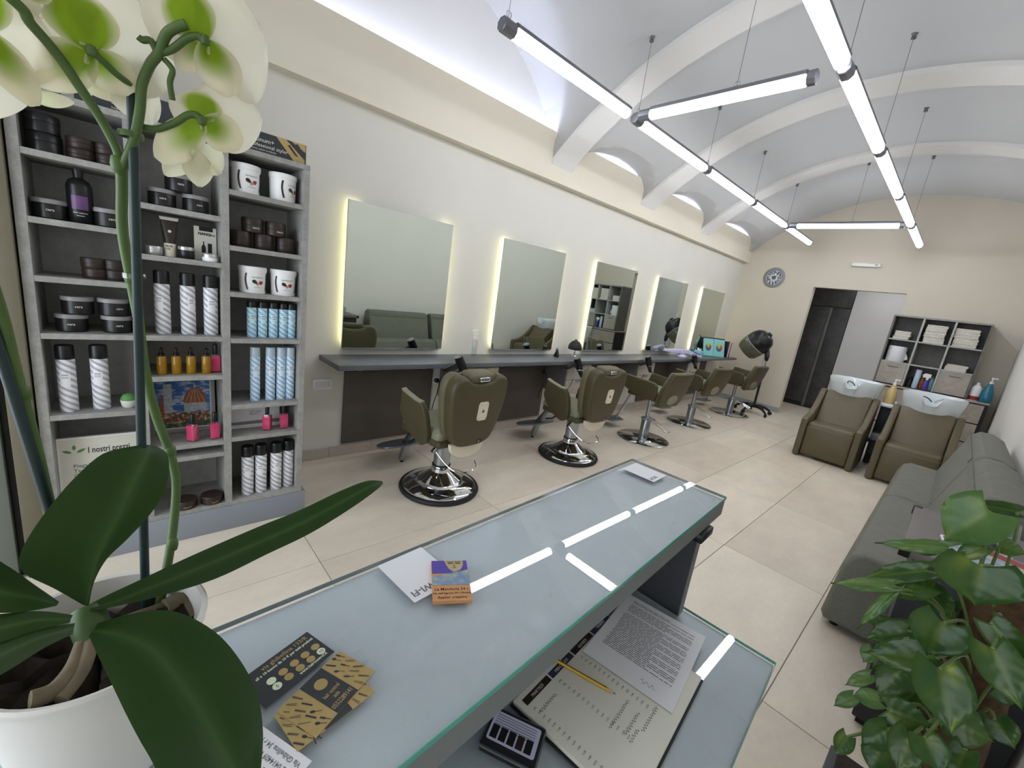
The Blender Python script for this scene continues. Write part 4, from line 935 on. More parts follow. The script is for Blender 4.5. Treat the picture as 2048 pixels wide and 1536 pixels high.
# sockets and plugs on the wall
t = thing('wall_socket', 'white four-way socket plate on the wall beside the shelves', 'socket', (0, 1.035, .575))
MB().box(.001, .011, -.068, .068, -.040, .040, .004).build('plate', M['white'], t)
for k in range(4):
    q = MB().box(.011, .013, -.052+.027*k, -.029+.027*k, -.022, .022, .002, 1).build('outlet', M['paper'], t)
    for zz in (-.013, 0, .013): MB().lathe([(.0024, 0), (.0024, .0006), (0, .0006)], 8, frame((.0131, -.0405+.027*k, zz), (0, 1, 0), (0, 0, 1))).build('hole', M['black'], q)
for k, (yy, zz, lab) in enumerate(((1.985, .565, 'black power plug in the wall between the first two panels'), (3.335, .60, 'black power plug in the wall left of the second drawer unit'))):
    q = thing('power_plug', lab, 'plug', (0, yy, zz), 0, 'black plugs in the wall')
    MB().box(.001, .009, -.05, .05, -.032, .032, .003).build('plate', M['white'], q)
    MB().lathe([(.020, .009), (.020, .030), (.012, .038), (.007, .055), (0, .055)], 16, frame((0, 0, 0), (0, 1, 0), (0, 0, 1))).build('plug', M['black'], q)
    MB().tube(smooth_poly([(.05, 0, 0), (.08, -.01, -.02), (.09, -.03, -.10), (.05, -.03, -.2), (.02, -.02, -.3)], 4, False), .004, 6).build('cord', M['black'], q)

# ================================================================== HOOD DRYER ON STAND
t = thing('hood_dryer', 'black hood hair dryer with smoky visor on a castor stand', 'hair dryer', (.93, 7.56, 0))
for k in range(5):
    a = math.radians(-31+72*k); c_, s_ = math.cos(a), math.sin(a)
    lg = MB().tube([(0, 0, .12), (.10*c_, .10*s_, .125), (.18*c_, .18*s_, .11), (.26*c_, .26*s_, .065)], [.03, .028, .022, .015], 10).build('leg', M['black_matte'], t)
    MB().lathe([(.028, -.012), (.032, -.008), (.032, .008), (.028, .012)], 18, T(.27*c_, .27*s_, .032) @ R('z', math.degrees(a)+70) @ R('y', 90)).build('castor', M['rubber'], lg)
MB().tube([(0, 0, .12), (0, 0, .62)], .017, 12).build('pole', M['black_matte'], t)
MB().tube([(0, 0, .62), (0, 0, .90)], .011, 12).build('inner_pole', M['satin'], t)
MB().lathe([(.02, .60), (.024, .605), (.024, .63), (.018, .635)], 14).tube([(0, 0, .615), (-.05, 0, .615)], .007, 8).build('clamp', M['black'], t)
MB().prism([(.02, .87), (-.02, .87), (-.04, .95), (-.06, 1.05), (.0, 1.06), (.03, .95)], -.02, .02, 'y', .008, 2).build('neck', M['black'], t)
HF = frame((-.10, -.02, 1.105), (.45, 0, -.85), (0, 1, 0)) 
HM = T(-.20, -.02, 1.11) @ R('y', 42) @ Matrix.Scale(1.28, 4)      # local z axis becomes the crown direction
MB().lathe([(.150, -.01), (.152, .02), (.147, .07), (.128, .125), (.085, .165), (.035, .180), (0, .182)], 36, HM).build('hood', M['black'], t)
MB().lathe([(.030, .175), (.030, .195), (.02, .202), (0, .202)], 18, HM).build('knob', M['black_matte'], t)
vis = [(.150, -.012), (.152, -.05), (.142, -.12), (.120, -.155), (.116, -.153), (.138, -.118), (.147, -.05), (.145, -.012)]
MB().lathe(vis, 36, HM, caps=False).build('visor', M['smoke'], t)
MB().lathe([(.1535, -.016), (.1545, -.012), (.1545, -.006), (.1535, -.002)], 36, HM, caps=False).build('rim', M['lid_grey'], t)
MB().tube(smooth_poly([(-.02, .03, 1.0), (-.06, .06, .85), (-.05, .05, .6), (-.02, .03, .3)], 4, False), .004, 6).build('cord', M['lid_grey'], t)

# ================================================================== END WALL: CLOCK, LAMP
t = thing('wall_clock', 'round clear wall clock with filigree dial above the hood dryer', 'clock', (.533, L_END-.001, 2.225))
CF = frame((0, 0, 0), (1, 0, 0), (0, 0, 1))      # local z looks towards the room (-Y)
MB().lathe([(.165, 0), (.168, .006), (.160, .012), (0, .012)], 40, CF).build('plate', M['lid_grey'], t)
M['dial_blue'] = mat('dial_blue_grey', (104, 112, 140), .5, noise=(40, .3), second=(40, (206, 208, 210), .45, .55))
MB().lathe([(.118, .012), (.118, .014), (.052, .014), (.052, .012)], 40, CF, caps=False).build('dial', M['dial_blue'], t)
for k in range(12):
    a = 2*PI*k/12
    MB().box(-.006, .006, .078, .112, .0145, .018, .001, 1, CF @ Matrix.Rotation(a, 4, 'Z')).build('hour_mark', M['ink'], t)
MB().lathe([(.05, .012), (.052, .018), (.040, .020), (.038, .013)], 32, CF, caps=False).build('inner_ring', M['white'], t)
MB().lathe([(.030, .013), (.030, .017), (.022, .018), (0, .018)], 24, CF).build('boss', M['ink_grey'], t)
for a, ln_, wd in ((-50, .06, .006), (75, .09, .004)): MB().box(-wd/2, wd/2, -.015, ln_, .0185, .0205, M=CF @ R('z', a)).build('hand', M['black'], t, smooth=0)
ro = MB().lathe([(.138, .012), (.142, .020), (.150, .020), (.154, .012)], 40, CF, caps=False).build('outer_ring', M['clear'], t)
t = thing('wall_lamp', 'slim white wall lamp fixed above the doorway', 'lamp', (1.715, L_END-.001, 2.49))
MB().prism(smooth_poly([(-.155, -.022), (.155, -.022), (.165, .0), (.158, .022), (.06, .017), (-.03, .026), (-.155, .022), (-.163, 0)], 3), -.055, -.001, 'y', .008, 2).build('body', M['white'], t)
MB().box(.105, .14, -.058, -.0555, -.004, .012, .001, 1).build('indicator', M['lid_grey'], t)

# ================================================================== END CABINET
M['concrete_in2'] = mat('concrete_cube_back', (132, 130, 126), .6, noise=[(5, .12), (30, .10)])
cb = thing('towel_cabinet', 'concrete-look wall cabinet with nine cubes over wide drawers, at the end wall', 'cabinet', (0, 0, 0))
cx = [2.256, 2.556, 2.857, 3.166]; cy0, cy1 = 7.80, 8.17; zs = [.862, 1.172, 1.482, 1.790]
for k, x_ in enumerate(cx): MB().box(x_-.010, x_+.010, cy0, cy1, .872, 1.79, .001, 1).build('side_panel', M['concrete_dark'] if k in (0, 3) else M['concrete_in'], cb)
for j in (1, 2):
    for i in range(3): MB().box(cx[i]+.011, cx[i+1]-.011, cy0+.001, cy1, zs[j]-.009, zs[j]+.009, .001, 1).build('shelf_board', M['concrete_in'], cb)
MB().box(cx[0]-.012, cx[3]+.012, cy0-.002, cy1, 1.7905, 1.812, .001, 1).build('top_board', M['concrete'], cb)
MB().box(cx[0]-.01, cx[3]+.01, cy1-.008, cy1+.006, .88, 1.80).build('back_panel', M['concrete_in2'], cb, smooth=0)
for i in (0, 2):
    d = MB().box(cx[i]+.012, cx[i+1]-.012, cy0-.004, cy0+.012, zs[0]+.014, zs[1]-.011, .001, 1).build('door', M['concrete_warm'], cb)
    mx_ = (cx[i]+cx[i+1])/2; MB().prism([(mx_-.06, zs[1]-.055), (mx_-.05, zs[1]-.067), (mx_+.05, zs[1]-.067), (mx_+.06, zs[1]-.055)], cy0-.009, cy0-.0045, 'y').build('handle', M['concrete_dark'], d, smooth=0)
MB().box(2.20, 3.385, 7.745, cy1, .84, .862, .001, 1).build('worktop', M['concrete_warm'], cb)
MB().box(2.21, 3.375, 7.79, cy1, .06, .838).build('carcass', M['black_matte'], cb, smooth=0)
MB().box(3.352, 3.38, 7.752, 7.79, .06, .838).build('end_strip', M['black_matte'], cb, smooth=0)
MB().box(2.23, 3.36, 7.81, cy1, 0, .058).build('plinth', M['black_matte'], cb, smooth=0)
for (a, b) in ((2.213, 2.786), (2.798, 3.350)):
    for (z0, z1) in ((.075, .325), (.340, .575), (.590, .825)):
        MB().box(a, b, 7.755, 7.788, z0, z1, .001, 1).build('drawer', M['concrete_warm'], cb)
        
def towel(label, w_, d_, h, group='folded white towels in the cabinet'):
    o = thing('towel', label, 'towel', (0, 0, 0), 0, group)
    n = 3
    for k in range(n):
        z0 = h*k/n
        MB().box(-w_/2+.003*(k % 2), w_/2-.004*((k+1) % 2), -d_/2+.004*(k % 2), d_/2, z0+.0006, h*(k+1)/n-.0006, h/n*.46, 3).build('fold', M['towel'], o)
    return o
tw = None
rank = ['bottom', 'second', 'third', 'fourth', 'fifth', 'top']
def stack(cxx, z0, n, w_, nm_, h=.036, cyy=7.96):
    global tw
    for k in range(n):
        lab = f'folded white towel, {rank[k] if k < n-1 else "topmost"} of the stack in the {nm_} cube'
        if tw is None: tw = towel(lab, .20, .26, .036); o = tw
        else: o = dup(tw, lab)
        o.scale = (w_/.20, 1, h/.036); o.location = (cxx+random.uniform(-.006, .006), cyy+random.uniform(-.006, .006), z0+k*(h+.0008)); o.rotation_euler = (0, 0, random.uniform(-.035, .035))
stack(2.385, zs[2]+.0095, 3, .165, 'upper left'); stack(2.70, zs[2]+.0095, 6, .205, 'upper middle', .0385); stack(2.985, zs[2]+.0095, 6, .225, 'upper right', .0375)
stack(3.00, zs[1]+.0095, 3, .205, 'middle right', .026)
t = thing('paper_roll', 'large white paper roll standing in the middle left cube', 'paper roll', (2.385, 7.93, zs[1]+.0095))
MB().lathe([(.018, 0), (.018, .004), (.098, 0), (.100, .003), (.100, .208), (.098, .211), (.020, .211)], 36).build('roll', M['paper'], t)
MB().lathe([(.020, .002), (.020, .212), (.016, .212), (.016, .002)], 20, caps=False).build('core', M['kraft'], t)
MB().prism([(.098, .03), (.098, .13), (.128, .07), (.132, .05)], -.03, -.027, 'y').build('loose_end', M['paper'], t, smooth=0)
zb = .8727
t = thing('bottle', 'dark plum bottle at the left in the open bottom cube', 'bottle', (2.615, 7.93, zb)); MB().lathe([(.034, 0), (.036, .004), (.036, .09), (.014, .12)], 20).build('body', M['brown_jar'], t); MB().lathe([(.016, .12), (.016, .145), (0, .145)], 16).build('cap', M['black'], t)
o = spray_can('pale blue tall spray can in the open bottom cube', 'cans', .25, .03, 'stripe_blue', 'lilac', .05); del o['group']; o.location = (2.675, 7.86, zb)
t = thing('bottle', 'orange bottle right of the pale blue can in the bottom cube', 'bottle', (2.727, 7.93, zb)); MB().lathe([(.022, 0), (.024, .004), (.024, .12), (.012, .15)], 20).build('body', M['orange'], t); MB().lathe([(.012, .15), (.012, .18), (0, .18)], 16).build('cap', M['orange'], t)
t = thing('spray_bottle', 'white trigger spray bottle in the open bottom cube', 'bottle', (2.775, 7.855, zb)); MB().lathe([(.026, 0), (.028, .004), (.028, .09), (.013, .14)], 20).build('body', M['purple'], t)
MB().lathe([(.015, .135), (.016, .17), (.0, .17)], 16).prism([(-.055, .20), (-.05, .165), (-.02, .16), (.03, .165), (.03, .215), (-.03, .22)], -.014, .014, 'y', .005, 2).build('trigger_head', M['white'], t)
t = thing('bottle', 'pale blue bottle at the right in the open bottom cube', 'bottle', (2.819, 7.93, zb)); MB().lathe([(.020, 0), (.022, .004), (.022, .15), (.012, .165)], 20).build('body', M['sky'], t); MB().lathe([(.013, .165), (.013, .19), (0, .19)], 16).build('cap', M['lid_grey'], t)
zw = .8626
t = thing('bottle', 'white bottle with red base at the right end of the cabinet top', 'bottle', (3.235, 7.86, zw)); MB().lathe([(.045, 0), (.048, .005), (.048, .16), (.028, .19), (.016, .20)], 24).build('body', M['paper'], t); MB().lathe([(.0485, .006), (.0485, .055)], 24, caps=False).build('label_wrap', M['red'], t); MB().lathe([(.018, .20), (.018, .225), (0, .225)], 16).build('cap', M['white'], t)
def litre_bottle(label, m_, loc, k=1.0):
    o = thing('pump_bottle', label, 'bottle', loc)
    MB().lathe([(.052*k, 0), (.055*k, .005), (.056*k, .06*k), (.050*k, .13*k), (.036*k, .185*k), (.020*k, .225*k), (.016*k, .24*k)], 26).build('body', M[m_], o)
    MB().lathe([(.018*k, .238*k), (.018*k, .262*k), (.008*k, .266*k), (.008*k, .30*k)], 16).box(-.012*k, .045*k, -.010*k, .010*k, .298*k, .313*k, .003).build('pump', M['cream_plastic' if m_ == 'amber' else 'white'], o)
    return o
litre_bottle('teal pump bottle at the right end of the cabinet top', 'teal', (3.335, 7.85, zw))

# ================================================================== WASH UNITS
def wash_unit(label, loc):
    o = thing('wash_chair', label, 'wash chair', loc, 0, 'backwash chairs with basins')
    w_ = .565
    prof = smooth_poly([(0, .0)], 1) if False else [(0, .012), (0, .44), (.03, .462), (.10, .470), (.22, .50), (.34, .57), (.46, .68), (.54, .765), (.58, .775), (.60, .76), (.60, .012)]
    for a, b in ((0, .062), (w_-.062, w_)):
        MB().prism(prof, a, b, 'x', .012, 3).build('arm', M['wash_leather'], o)
    MB().box(.064, w_-.064, .035, .36, .30, .415, .03, 4).build('seat', M['wash_seat'], o)
    MB().box(.064, w_-.064, .02, .075, .03, .375, .02, 3).build('front_panel', M['wash_leather'], o)
    MB().prism([(.33, .36), (.42, .36), (.63, .76), (.56, .775), (.52, .74)], .064, w_-.064, 'x', .02, 3).build('backrest', M['wash_seat'], o)
    for a in (.02, w_-.05):
        for b in (.03, .55): MB().lathe([(.016, 0), (.018, .014)], 12, T(a+.015, b, 0)).build('foot', M['black'], o)
    MB().box(.12, w_-.12, .62, .95, .0, .62, .01).build('pedestal', M['desk_dark'], o)
    # basin: lofted bowl with neck notch
    N_, rows = 112, []
    def ring(sx, sy, z, cy, notch=0.0, p=2.6):
        pts = []
        for k in range(N_+1):
            a = 2*PI*k/N_; c_, s_ = math.cos(a), math.sin(a)
            x_ = sx*math.copysign(abs(c_)**(2/p), c_); y_ = sy*math.copysign(abs(s_)**(2/p), s_)
            d = 0
            if s_ < 0: d = notch*math.exp(-(x_/.070)**6)
            lift = .012*max(0, -s_)**.5 if s_ < 0 else 0
            pts.append(Vector((w_/2+x_, cy+y_, z-d+(lift if z > .85 else 0))))
        return pts
    rows = [ring(.12, .12, .60, .80), ring(.185, .20, .64, .79), ring(.225, .25, .74, .785), ring(.252, .280, .86, .78, .03), ring(.262, .292, .925, .78, .10), ring(.258, .288, .935, .78, .105), ring(.242, .266, .927, .785, .10), ring(.222, .235, .86, .79, .03), ring(.19, .20, .76, .80), ring(.12, .12, .705, .81), ring(.004, .004, .70, .81)]
    bs = MB().grid(rows); bs.bm.faces.new([bs.bm.verts.new(p) for p in ring(.12, .12, .60, .80)[:-1]][::-1])
    bmesh.ops.remove_doubles(bs.bm, verts=bs.bm.verts, dist=.0004); bmesh.ops.recalc_face_normals(bs.bm, faces=bs.bm.faces)
    ba = bs.build('basin', M['ceramic'], o, 60)
    MB().lathe([(.022, .703), (.022, .708), (.010, .706), (0, .706)], 16, T(w_/2, .81, 0)).build('drain', M['chrome'], ba)
    # tap and hose
    MB().tube(smooth_poly([(w_/2+.10, .97, .87), (w_/2+.10, .95, .89), (w_/2+.07, .88, .895), (w_/2+.02, .80, .86)], 4, False), .012, 10).build('faucet', M['chrome'], o)
    MB().tube(smooth_poly([(w_/2-.11, .98, .86), (w_/2-.10, .95, .885), (w_/2-.05, .86, .885), (w_/2-.01, .79, .86)], 4, False), .006, 8).build('hose', M['black'], o)
    return o
wc = wash_unit('taupe wash chair with white basin, left one nearer the doorway', (1.957, 5.72, 0))
dup(wc, 'taupe wash chair with white basin, right one behind the sofa', (2.640, 5.69, 0))
t = thing('basin_shelf', 'white shelf panel bridging the two basins', 'shelf', (0, 0, 0))
MB().box(2.5235, 2.638, 6.34, 6.86, .705, .742, .01, 3).build('shelf_top', M['white'], t)
MB().box(2.528, 2.634, 6.42, 6.84, .12, .704, .006).build('cabinet', M['desk_dark'], t)
MB().box(2.532, 2.630, 6.405, 6.419, .40, .69, .002).build('front', M['black_matte'], t)
MB().box(2.532, 2.630, 6.33, 6.418, .30, .385, .01, 3).build('tray', M['lid_grey'], t)
MB().box(2.530, 2.632, 6.44, 6.82, .0, .119).build('plinth', M['black_matte'], t, smooth=0)
litre_bottle('amber shampoo pump bottle on the shelf between the basins', 'honey', (2.580, 6.46, .7425), .92)

# ================================================================== SOFA, SIDE TABLE
def sofa(label, loc, ln):
    o = thing('sofa_module', label, 'sofa', loc, 0, 'sage green sofa modules along the right wall')
    MB().prism([(.015, .03), (.0, .06), (.02, .34), (.045, .41), (.09, .435), (.58, .425), (.58, .03)], 0, ln, 'y', .022, 3).build('seat', M['sofa'], o)
    MB().prism([(.25, .432), (.36, .80), (.40, .835), (.47, .835), (.535, .80), (.555, .60), (.565, .432)], .22 if ln > 1.23 else .04, ln-.01, 'y', .025, 4).build('back_cushion', M['sofa'], o)
    MB().prism([(.346, .757), (.350, .771), (.358, .797), (.352, .80), (.342, .76)], .25 if ln > 1.23 else .07, ln-.04, 'y').build('piping', M['sofa'], o)
    for a in (.06, .52):
        for b in (.06, ln-.06): MB().lathe([(.018, 0), (.02, .03)], 12, T(a, b, 0)).build('leg', M['black'], o)
    return o
sofa('sage green fabric sofa module, nearer one beside the dark side table', (2.866, 2.525, 0), 1.245)
sofa('sage green fabric sofa module, farther one beside the wash chairs', (2.866, 3.785, 0), 1.225)
t = thing('side_table', 'dark side cabinet with grey top between plant and sofa', 'table', (0, 0, 0))
MB().box(3.085, 3.44, 1.97, 2.50, .03, .715, .004).build('body', M['planter'], t)
M['taupe_top'] = mat('taupe_table_top', (104, 98, 94), .5, noise=(8, .05))
MB().box(3.05, 3.448, 1.94, 2.515, .716, .75, .004).build('top', M['taupe_top'], t)
MB().box(3.045, 3.075, 1.935, 1.965, .713, .753, .004).build('corner_guard', M['black'], t); MB().box(3.045, 3.075, 2.487, 2.517, .713, .753, .004).build('corner_guard', M['black'], t)
MB().box(3.10, 3.43, 1.99, 2.48, 0, .029).build('plinth', M['black_matte'], t, smooth=0)
for k, (lab, mm, x_, yy, a) in enumerate((('magazine with a pale cover on the side table, underneath', 'paper', 3.24, 2.10, 8), ('magazine with a red strip on the side table, on top', 'landscape', 3.26, 2.08, -14))):
    q = thing('magazine', lab, 'magazine', (x_, yy, .7506+.0085*k), a, 'magazines on the side table')
    MB().box(-.09, .09, -.11, .11, 0, .008, .001, 1).build('cover', M[mm], q)
    MB().box(-.085, .085, .05, .10, .008, .0084).build('print', M['red'] if k else M['ink_grey'], q, smooth=0)
t = thing('glass_bowl', 'clear glass bowl of pale shells on the dark side table', 'bowl', (3.26, 2.34, .7505))
MB().lathe([(.035, 0), (.04, .004), (.068, .05), (.062, .095), (.059, .095), (.064, .05), (.036, .008), (0, .008)], 28).build('bowl', M['clear'], t)
for k in range(9):
    a = 2.4*k; r_ = .034*math.sqrt((k+.5)/9); MB().lathe([(.0, -.012), (.012, -.006), (.014, .003), (.006, .012), (0, .014)], 10, T(r_*math.cos(a), r_*math.sin(a), .024+.010*(k % 3)+.02*(k > 5)) @ R('x', 40*k)).build('shell', M['paper_cream'] if k % 3 else M['sky'], t)

# ================================================================== RECEPTION DESK
ZD, ZL = .98, .67
A_ = at(1265, 917, 'z', ZD); E_ = at(440, 1252, 'z', ZD); Bc = at(1452, 994, 'z', ZD)
ey = (A_-E_).normalized(); ex = Vector((ey.y, -ey.x, 0)); DW = (Bc-A_).dot(ex)
rzd = math.degrees(math.atan2(-ey.x, ey.y))
dk = thing('reception_desk', 'grey reception desk with raised glass-topped ledge in the foreground', 'desk', (A_.x, A_.y, 0), rzd)
LN = 1.42; Cn = at(1552, 1325, 'z', ZL); lx = (Cn-A_).dot(ex); ly = (Cn-A_).dot(ey)
GT = .008
MB().box(.002, DW-.002, -LN, -.004, ZD-GT-.042, ZD-GT-.0003, .002).build('top_panel', M['desk'], dk)
MB().box(DW-.0018, DW-.0002, -LN, -.004, ZD-GT-.041, ZD-GT-.001).build('edge_band', M['desk_edge'], dk, smooth=0)
g1 = MB().box(0, DW, -LN, 0, ZD-GT, ZD, .0006, 1).build('glass_top', M['glass'], dk, smooth=0)
MB().box(DW+.0001, DW+.0012, -LN, 0, ZD-GT+.0006, ZD-.0006).build('glass_edge', M['glass_edge'], g1, smooth=0)
MB().box(0, DW, .0001, .001, ZD-GT+.0006, ZD-.0006).build('glass_edge', M['glass_edge_grey'], g1, smooth=0)
MB().box(-.001, -.0001, -LN, 0, ZD-GT+.0006, ZD-.0006).build('glass_edge', M['glass_edge_grey'], g1, smooth=0)
MB().box(.02, DW-.012, -.115, -.088, ZL+.0005, ZD-GT-.0425, .001, 1).build('end_panel', M['desk_dark'], dk)
MB().box(DW-.0118, DW-.010, -.1155, -.0875, ZL+.0005, ZD-GT-.0425).build('edge_band', M['desk_edge'], dk, smooth=0)
MB().box(.015, .033, -LN, -.116, .02, ZD-GT-.0425, .001, 1).build('front_panel', M['desk_dark'], dk)
MB().box(DW-.022, DW+.010, -.16, -.085, ZD-GT-.066, ZD-GT-.043, .004).build('clip', M['black'], dk)
MB().box(.034, lx-.002, -LN, ly-.002, ZL-GT-.036, ZL-GT-.0003, .002).build('work_panel', M['desk'], dk)
g2 = MB().box(.034, lx, -LN, ly, ZL-GT, ZL, .0006, 1).build('glass_top', M['glass'], dk, smooth=0)
MB().box(lx+.0001, lx+.0012, -LN, ly, ZL-GT+.0006, ZL-.0006).box(.034, lx, ly+.0001, ly+.001, ZL-GT+.0006, ZL-.0006).build('glass_edge', M['glass_edge'], g2, smooth=0)
MB().box(.04, lx-.05, ly-.045, ly-.02, .0, ZL-GT-.0365, .002).build('leg_panel', M['desk_dark'], dk)
MB().box(.04, lx-.05, -LN+.02, -LN+.045, .0, ZL-GT-.0365, .002).build('leg_panel', M['desk_dark'], dk)

# ================================================================== PAPERS AND CARDS
def card(name, label, cat, pix, z, th, m, group=None, par=False):
    """flat sheet lying at height z; pix: bottom-left, bottom-right, top-right(, top-left) as read on the sheet"""
    P = [at(u, v, 'z', z) for u, v in pix]
    if len(P) == 3: P.append(P[0]+P[2]-P[1])
    o0 = P[0]; X = P[1]-P[0]; Y = P[3]-P[0]; w_ = X.length; X.normalize(); Y = Y-X*Y.dot(X); h = Y.length; Y.normalize()
    rz = math.degrees(math.atan2(X.y, X.x))
    o = thing(name, label, cat, (o0.x, o0.y, z-th), rz, group)
    MB().box(0, w_, 0, h, 0, th).build('sheet', m, o, smooth=0)
    return o, w_, h, th+.00015
def txt(o, s, x, y, z, size, m, align='LEFT', rot=0, bold=0, sx=1.0):
    return lettering(s, T(x, y, z) @ R('z', rot), size, m, o, align, .00005, bold, sx)
zc = ZD+.0002
# wifi sheets (their codes are left out)
o, w_, h, z_ = card('wifi_sheet', 'white wifi sheet lying half under the small painted leaflet', 'sheet', [(842, 1094), (755, 1132), (830, 1205)], zc+.0004, .0003, M['paper'])
S1 = o
o, w_, h, z_ = card('wifi_sheet', 'white wifi sheet at the far end of the glass ledge', 'sheet', [(1271, 926), (1245, 937), (1306, 965)], zc+.0004, .0003, M['paper'])
S2 = o
for o_ in (S1, S2):
    s_ = [c for c in o_.children][0]; bb = s_.data.vertices; W_ = max(v.co.x for v in bb); H_ = max(v.co.y for v in bb)
    txt(o_, 'WI-FI', W_*.10, H_*.10, .0004, H_*.26, M['ink_grey'], 'LEFT', 90, .0003) if False else None
    txt(o_, 'WI-FI', W_*.93, H_*.80, .0004, .016, M['ink_grey'], 'RIGHT', 0, .0004)
# loyalty and business cards
g = 'hair salon cards on the ledge'
def tool_print(o, w_, h, z_, skip):
    q = MB(); k = 0; rnd = random.Random(5)
    for i in range(11):
        for j in range(4):
            cx_, cy_ = (i+.5)*w_/11+rnd.uniform(-.001, .001), (j+.5)*h/4
            if skip(cx_/w_): continue
            L_ = h/4*.86; a = math.radians(118+rnd.uniform(-14, 14)); F = T(cx_, cy_, z_) @ Matrix.Rotation(a-PI/2, 4, 'Z')
            kind = (i*3+j*2) % 5
            ok = lambda pts: all(0 < (F @ Vector((x, y, 0))).x < w_ and 0 < (F @ Vector((x, y, 0))).y < h for x, y in pts)
            if kind == 0: shapes = [[(-.0009, -L_/2), (.0009, -L_/2), (.0009, L_/2), (-.0009, L_/2)]]
            elif kind == 1: shapes = [[(-.0004, -L_/2), (.0004, -L_/2), (.0004, 0), (-.0004, 0)], [(-.0011, 0), (.0011, 0), (.0008, L_/2), (-.0008, L_/2)]]
            elif kind == 2: shapes = [[(-.0008, -L_/2), (-.0003, -L_/2), (-.0001, L_/2), (-.0009, L_/2)], [(.0003, -L_/2), (.0008, -L_/2), (.0009, L_/2), (.0002, L_/2)]]
            elif kind == 3: shapes = [[(-.0003, -L_/2), (.0003, -L_/2), (.0003, L_*.1), (-.0003, L_*.1)], [(.0016*math.cos(t), L_*.28+.0026*math.sin(t)) for t in [2*PI*n/9 for n in range(9)]]]
            else: shapes = [[(-.0012, -L_/2), (-.0006, -L_/2), (-.0003, L_*.3), (-.0006, L_/2)], [(.0006, -L_/2), (.0012, -L_/2), (.0006, L_/2), (.0003, L_*.3)]]
            for sh_ in shapes:
                if ok(sh_): q.poly([F @ Vector((x, y, 0)) for x, y in sh_])
    q.build('print', M['card_dark'], o, smooth=0)['kind'] = 'stuff'
def kraft_card(label, pix, z, full):
    o, w_, h, z_ = card('business_card', label, 'card', pix, z, .0005, M['kraft'], g)
    MB().box(w_*.33, w_*.68, .0, h, z_-.0001, z_).build('print', M['card_dark'], o, smooth=0)
    tool_print(o, w_, h, z_+.00004, lambda f: .30 < f < .71)
    if full:
        F = T(w_*.505, h*.72, z_)
        MB().lathe([(.0068, 0), (.0068, .0001), (0, .0001)], 28, F).build('logo', M['gold'], o, smooth=0)
        q = MB(); q.box(.001, .004, -.001, .0034, .0001, .00022).box(.002, .003, -.005, -.001, .0001, .00022).prism([(-.004, -.004), (-.003, -.004), (.0, .003), (-.001, .003)], .0001, .00022).build('emblem', M['card_dark'], o, smooth=0)
        for s_, yy, sz in (('hair control', .40, .0068), ('aziz', .27, .0066), ('0552289141', .10, .0078)): txt(o, s_, w_*.505, h*yy, z_, sz, M['gold'], 'CENTER', 0, .00008, .62 if len(s_) > 10 else .68)
    return o
kraft_card('kraft card printed with tools, lowest of the stack and showing most below', [(595, 1504), (750, 1384), (700, 1328)], zc+.0006, False)
kraft_card('kraft card with dark central band naming the salon, on the stack', [(632, 1476), (750, 1342), (684, 1296)], zc+.0013, True)
o, w_, h, z_ = card('loyalty_card', 'charcoal loyalty card with two rows of gold discs, topmost of the stack', 'card', [(531, 1417), (669, 1303), (620, 1259)], zc+.0020, .0005, M['card_dark'], g)
txt(o, 'via ghibellina 133/R', w_*.98-.004, h-.0085, z_, .0078, M['gold'], 'RIGHT', 0, .00006, .9)
txt(o, 'all n 10 buono da 10 € per tutti prodotti', w_*.98-.001, h-.0145, z_, .0050, M['cream_print'], 'RIGHT', 0, .0001, .82)
txt(o, 'www.haircontrol.it', w_-.006, .0045, z_, .0052, M['cream_print'], 'RIGHT', 0, .0001, .85)
for k in range(5):
    for j in range(2):
        cx_, cy_ = w_-.0085-.0133*(4-k)-(.0 if j == 0 else -.0), (.0225 if j == 0 else .0125)
        cr = (k == 0 and j == 0) or (k in (0, 4) and j == 1)
        dsc = MB().lathe([(.0046, 0), (.0046, .0001), (0, .0001)], 24, T(cx_, cy_, z_)).build('disc', M['cream_print'] if cr else M['gold'], o, smooth=0)
        if cr and j == 1: txt(o, '5' if k == 0 else '10', cx_, cy_-.002, z_+.00015, .0055, M['card_dark'], 'CENTER')
# leaflet under the cards, printed side towards the far end
o, w_, h, z_ = card('leaflet', 'white leaflet with grey printed address lines under the cards', 'leaflet', [(624, 1522), (500, 1434), (430, 1530)], zc+.00045, .0003, M['paper'])
for k, s_ in enumerate(('Via Ghibellina 34 r Firenze', '302 0414409 www.piemmecelende', 'da 250 a 1.250 € Emer', 'prezzi e rimy senza', 'via via de 250')): txt(o, s_, .006+.003*k, .006+.0085*k, .0004, .0066, M['ink_grey'], 'LEFT', 0, .0001, .9)
# painted leaflet
o, w_, h, z_ = card('painted_leaflet', 'small folded leaflet with a painted face over a landscape and orange band', 'leaflet', [(866, 1203), (945, 1200), (938, 1121)], zc+.0055, .0050, M['orange_print'])
MB().box(0, w_, h*.66, h, .00505, .0053).build('print', M['purple'], o, smooth=0)
MB().prism([(0, h*.36), (w_, h*.36), (w_, h*.74), (0, h*.58)], .00505, .0055).build('print', M['landscape'], o, smooth=0)
fc = [(.36, 1.0), (.40, .90), (.47, .78), (.56, .71), (.60, .69), (.72, .715), (.80, .75), (.88, .86), (.90, 1.0)]
MB().prism([(a*w_, b*h) for a, b in fc], .0053, .0056).build('print', M['skin'], o, smooth=0)
q = MB()
for a, b, wd, hg in ((.53, .915, .07, .012), (.74, .915, .07, .012), (.53, .955, .09, .008), (.74, .955, .09, .008), (.635, .80, .05, .007), (.632, .86, .012, .03)): q.box((a-wd)*w_, (a+wd)*w_, (b-hg)*h, (b+hg)*h, .0056, .0058)
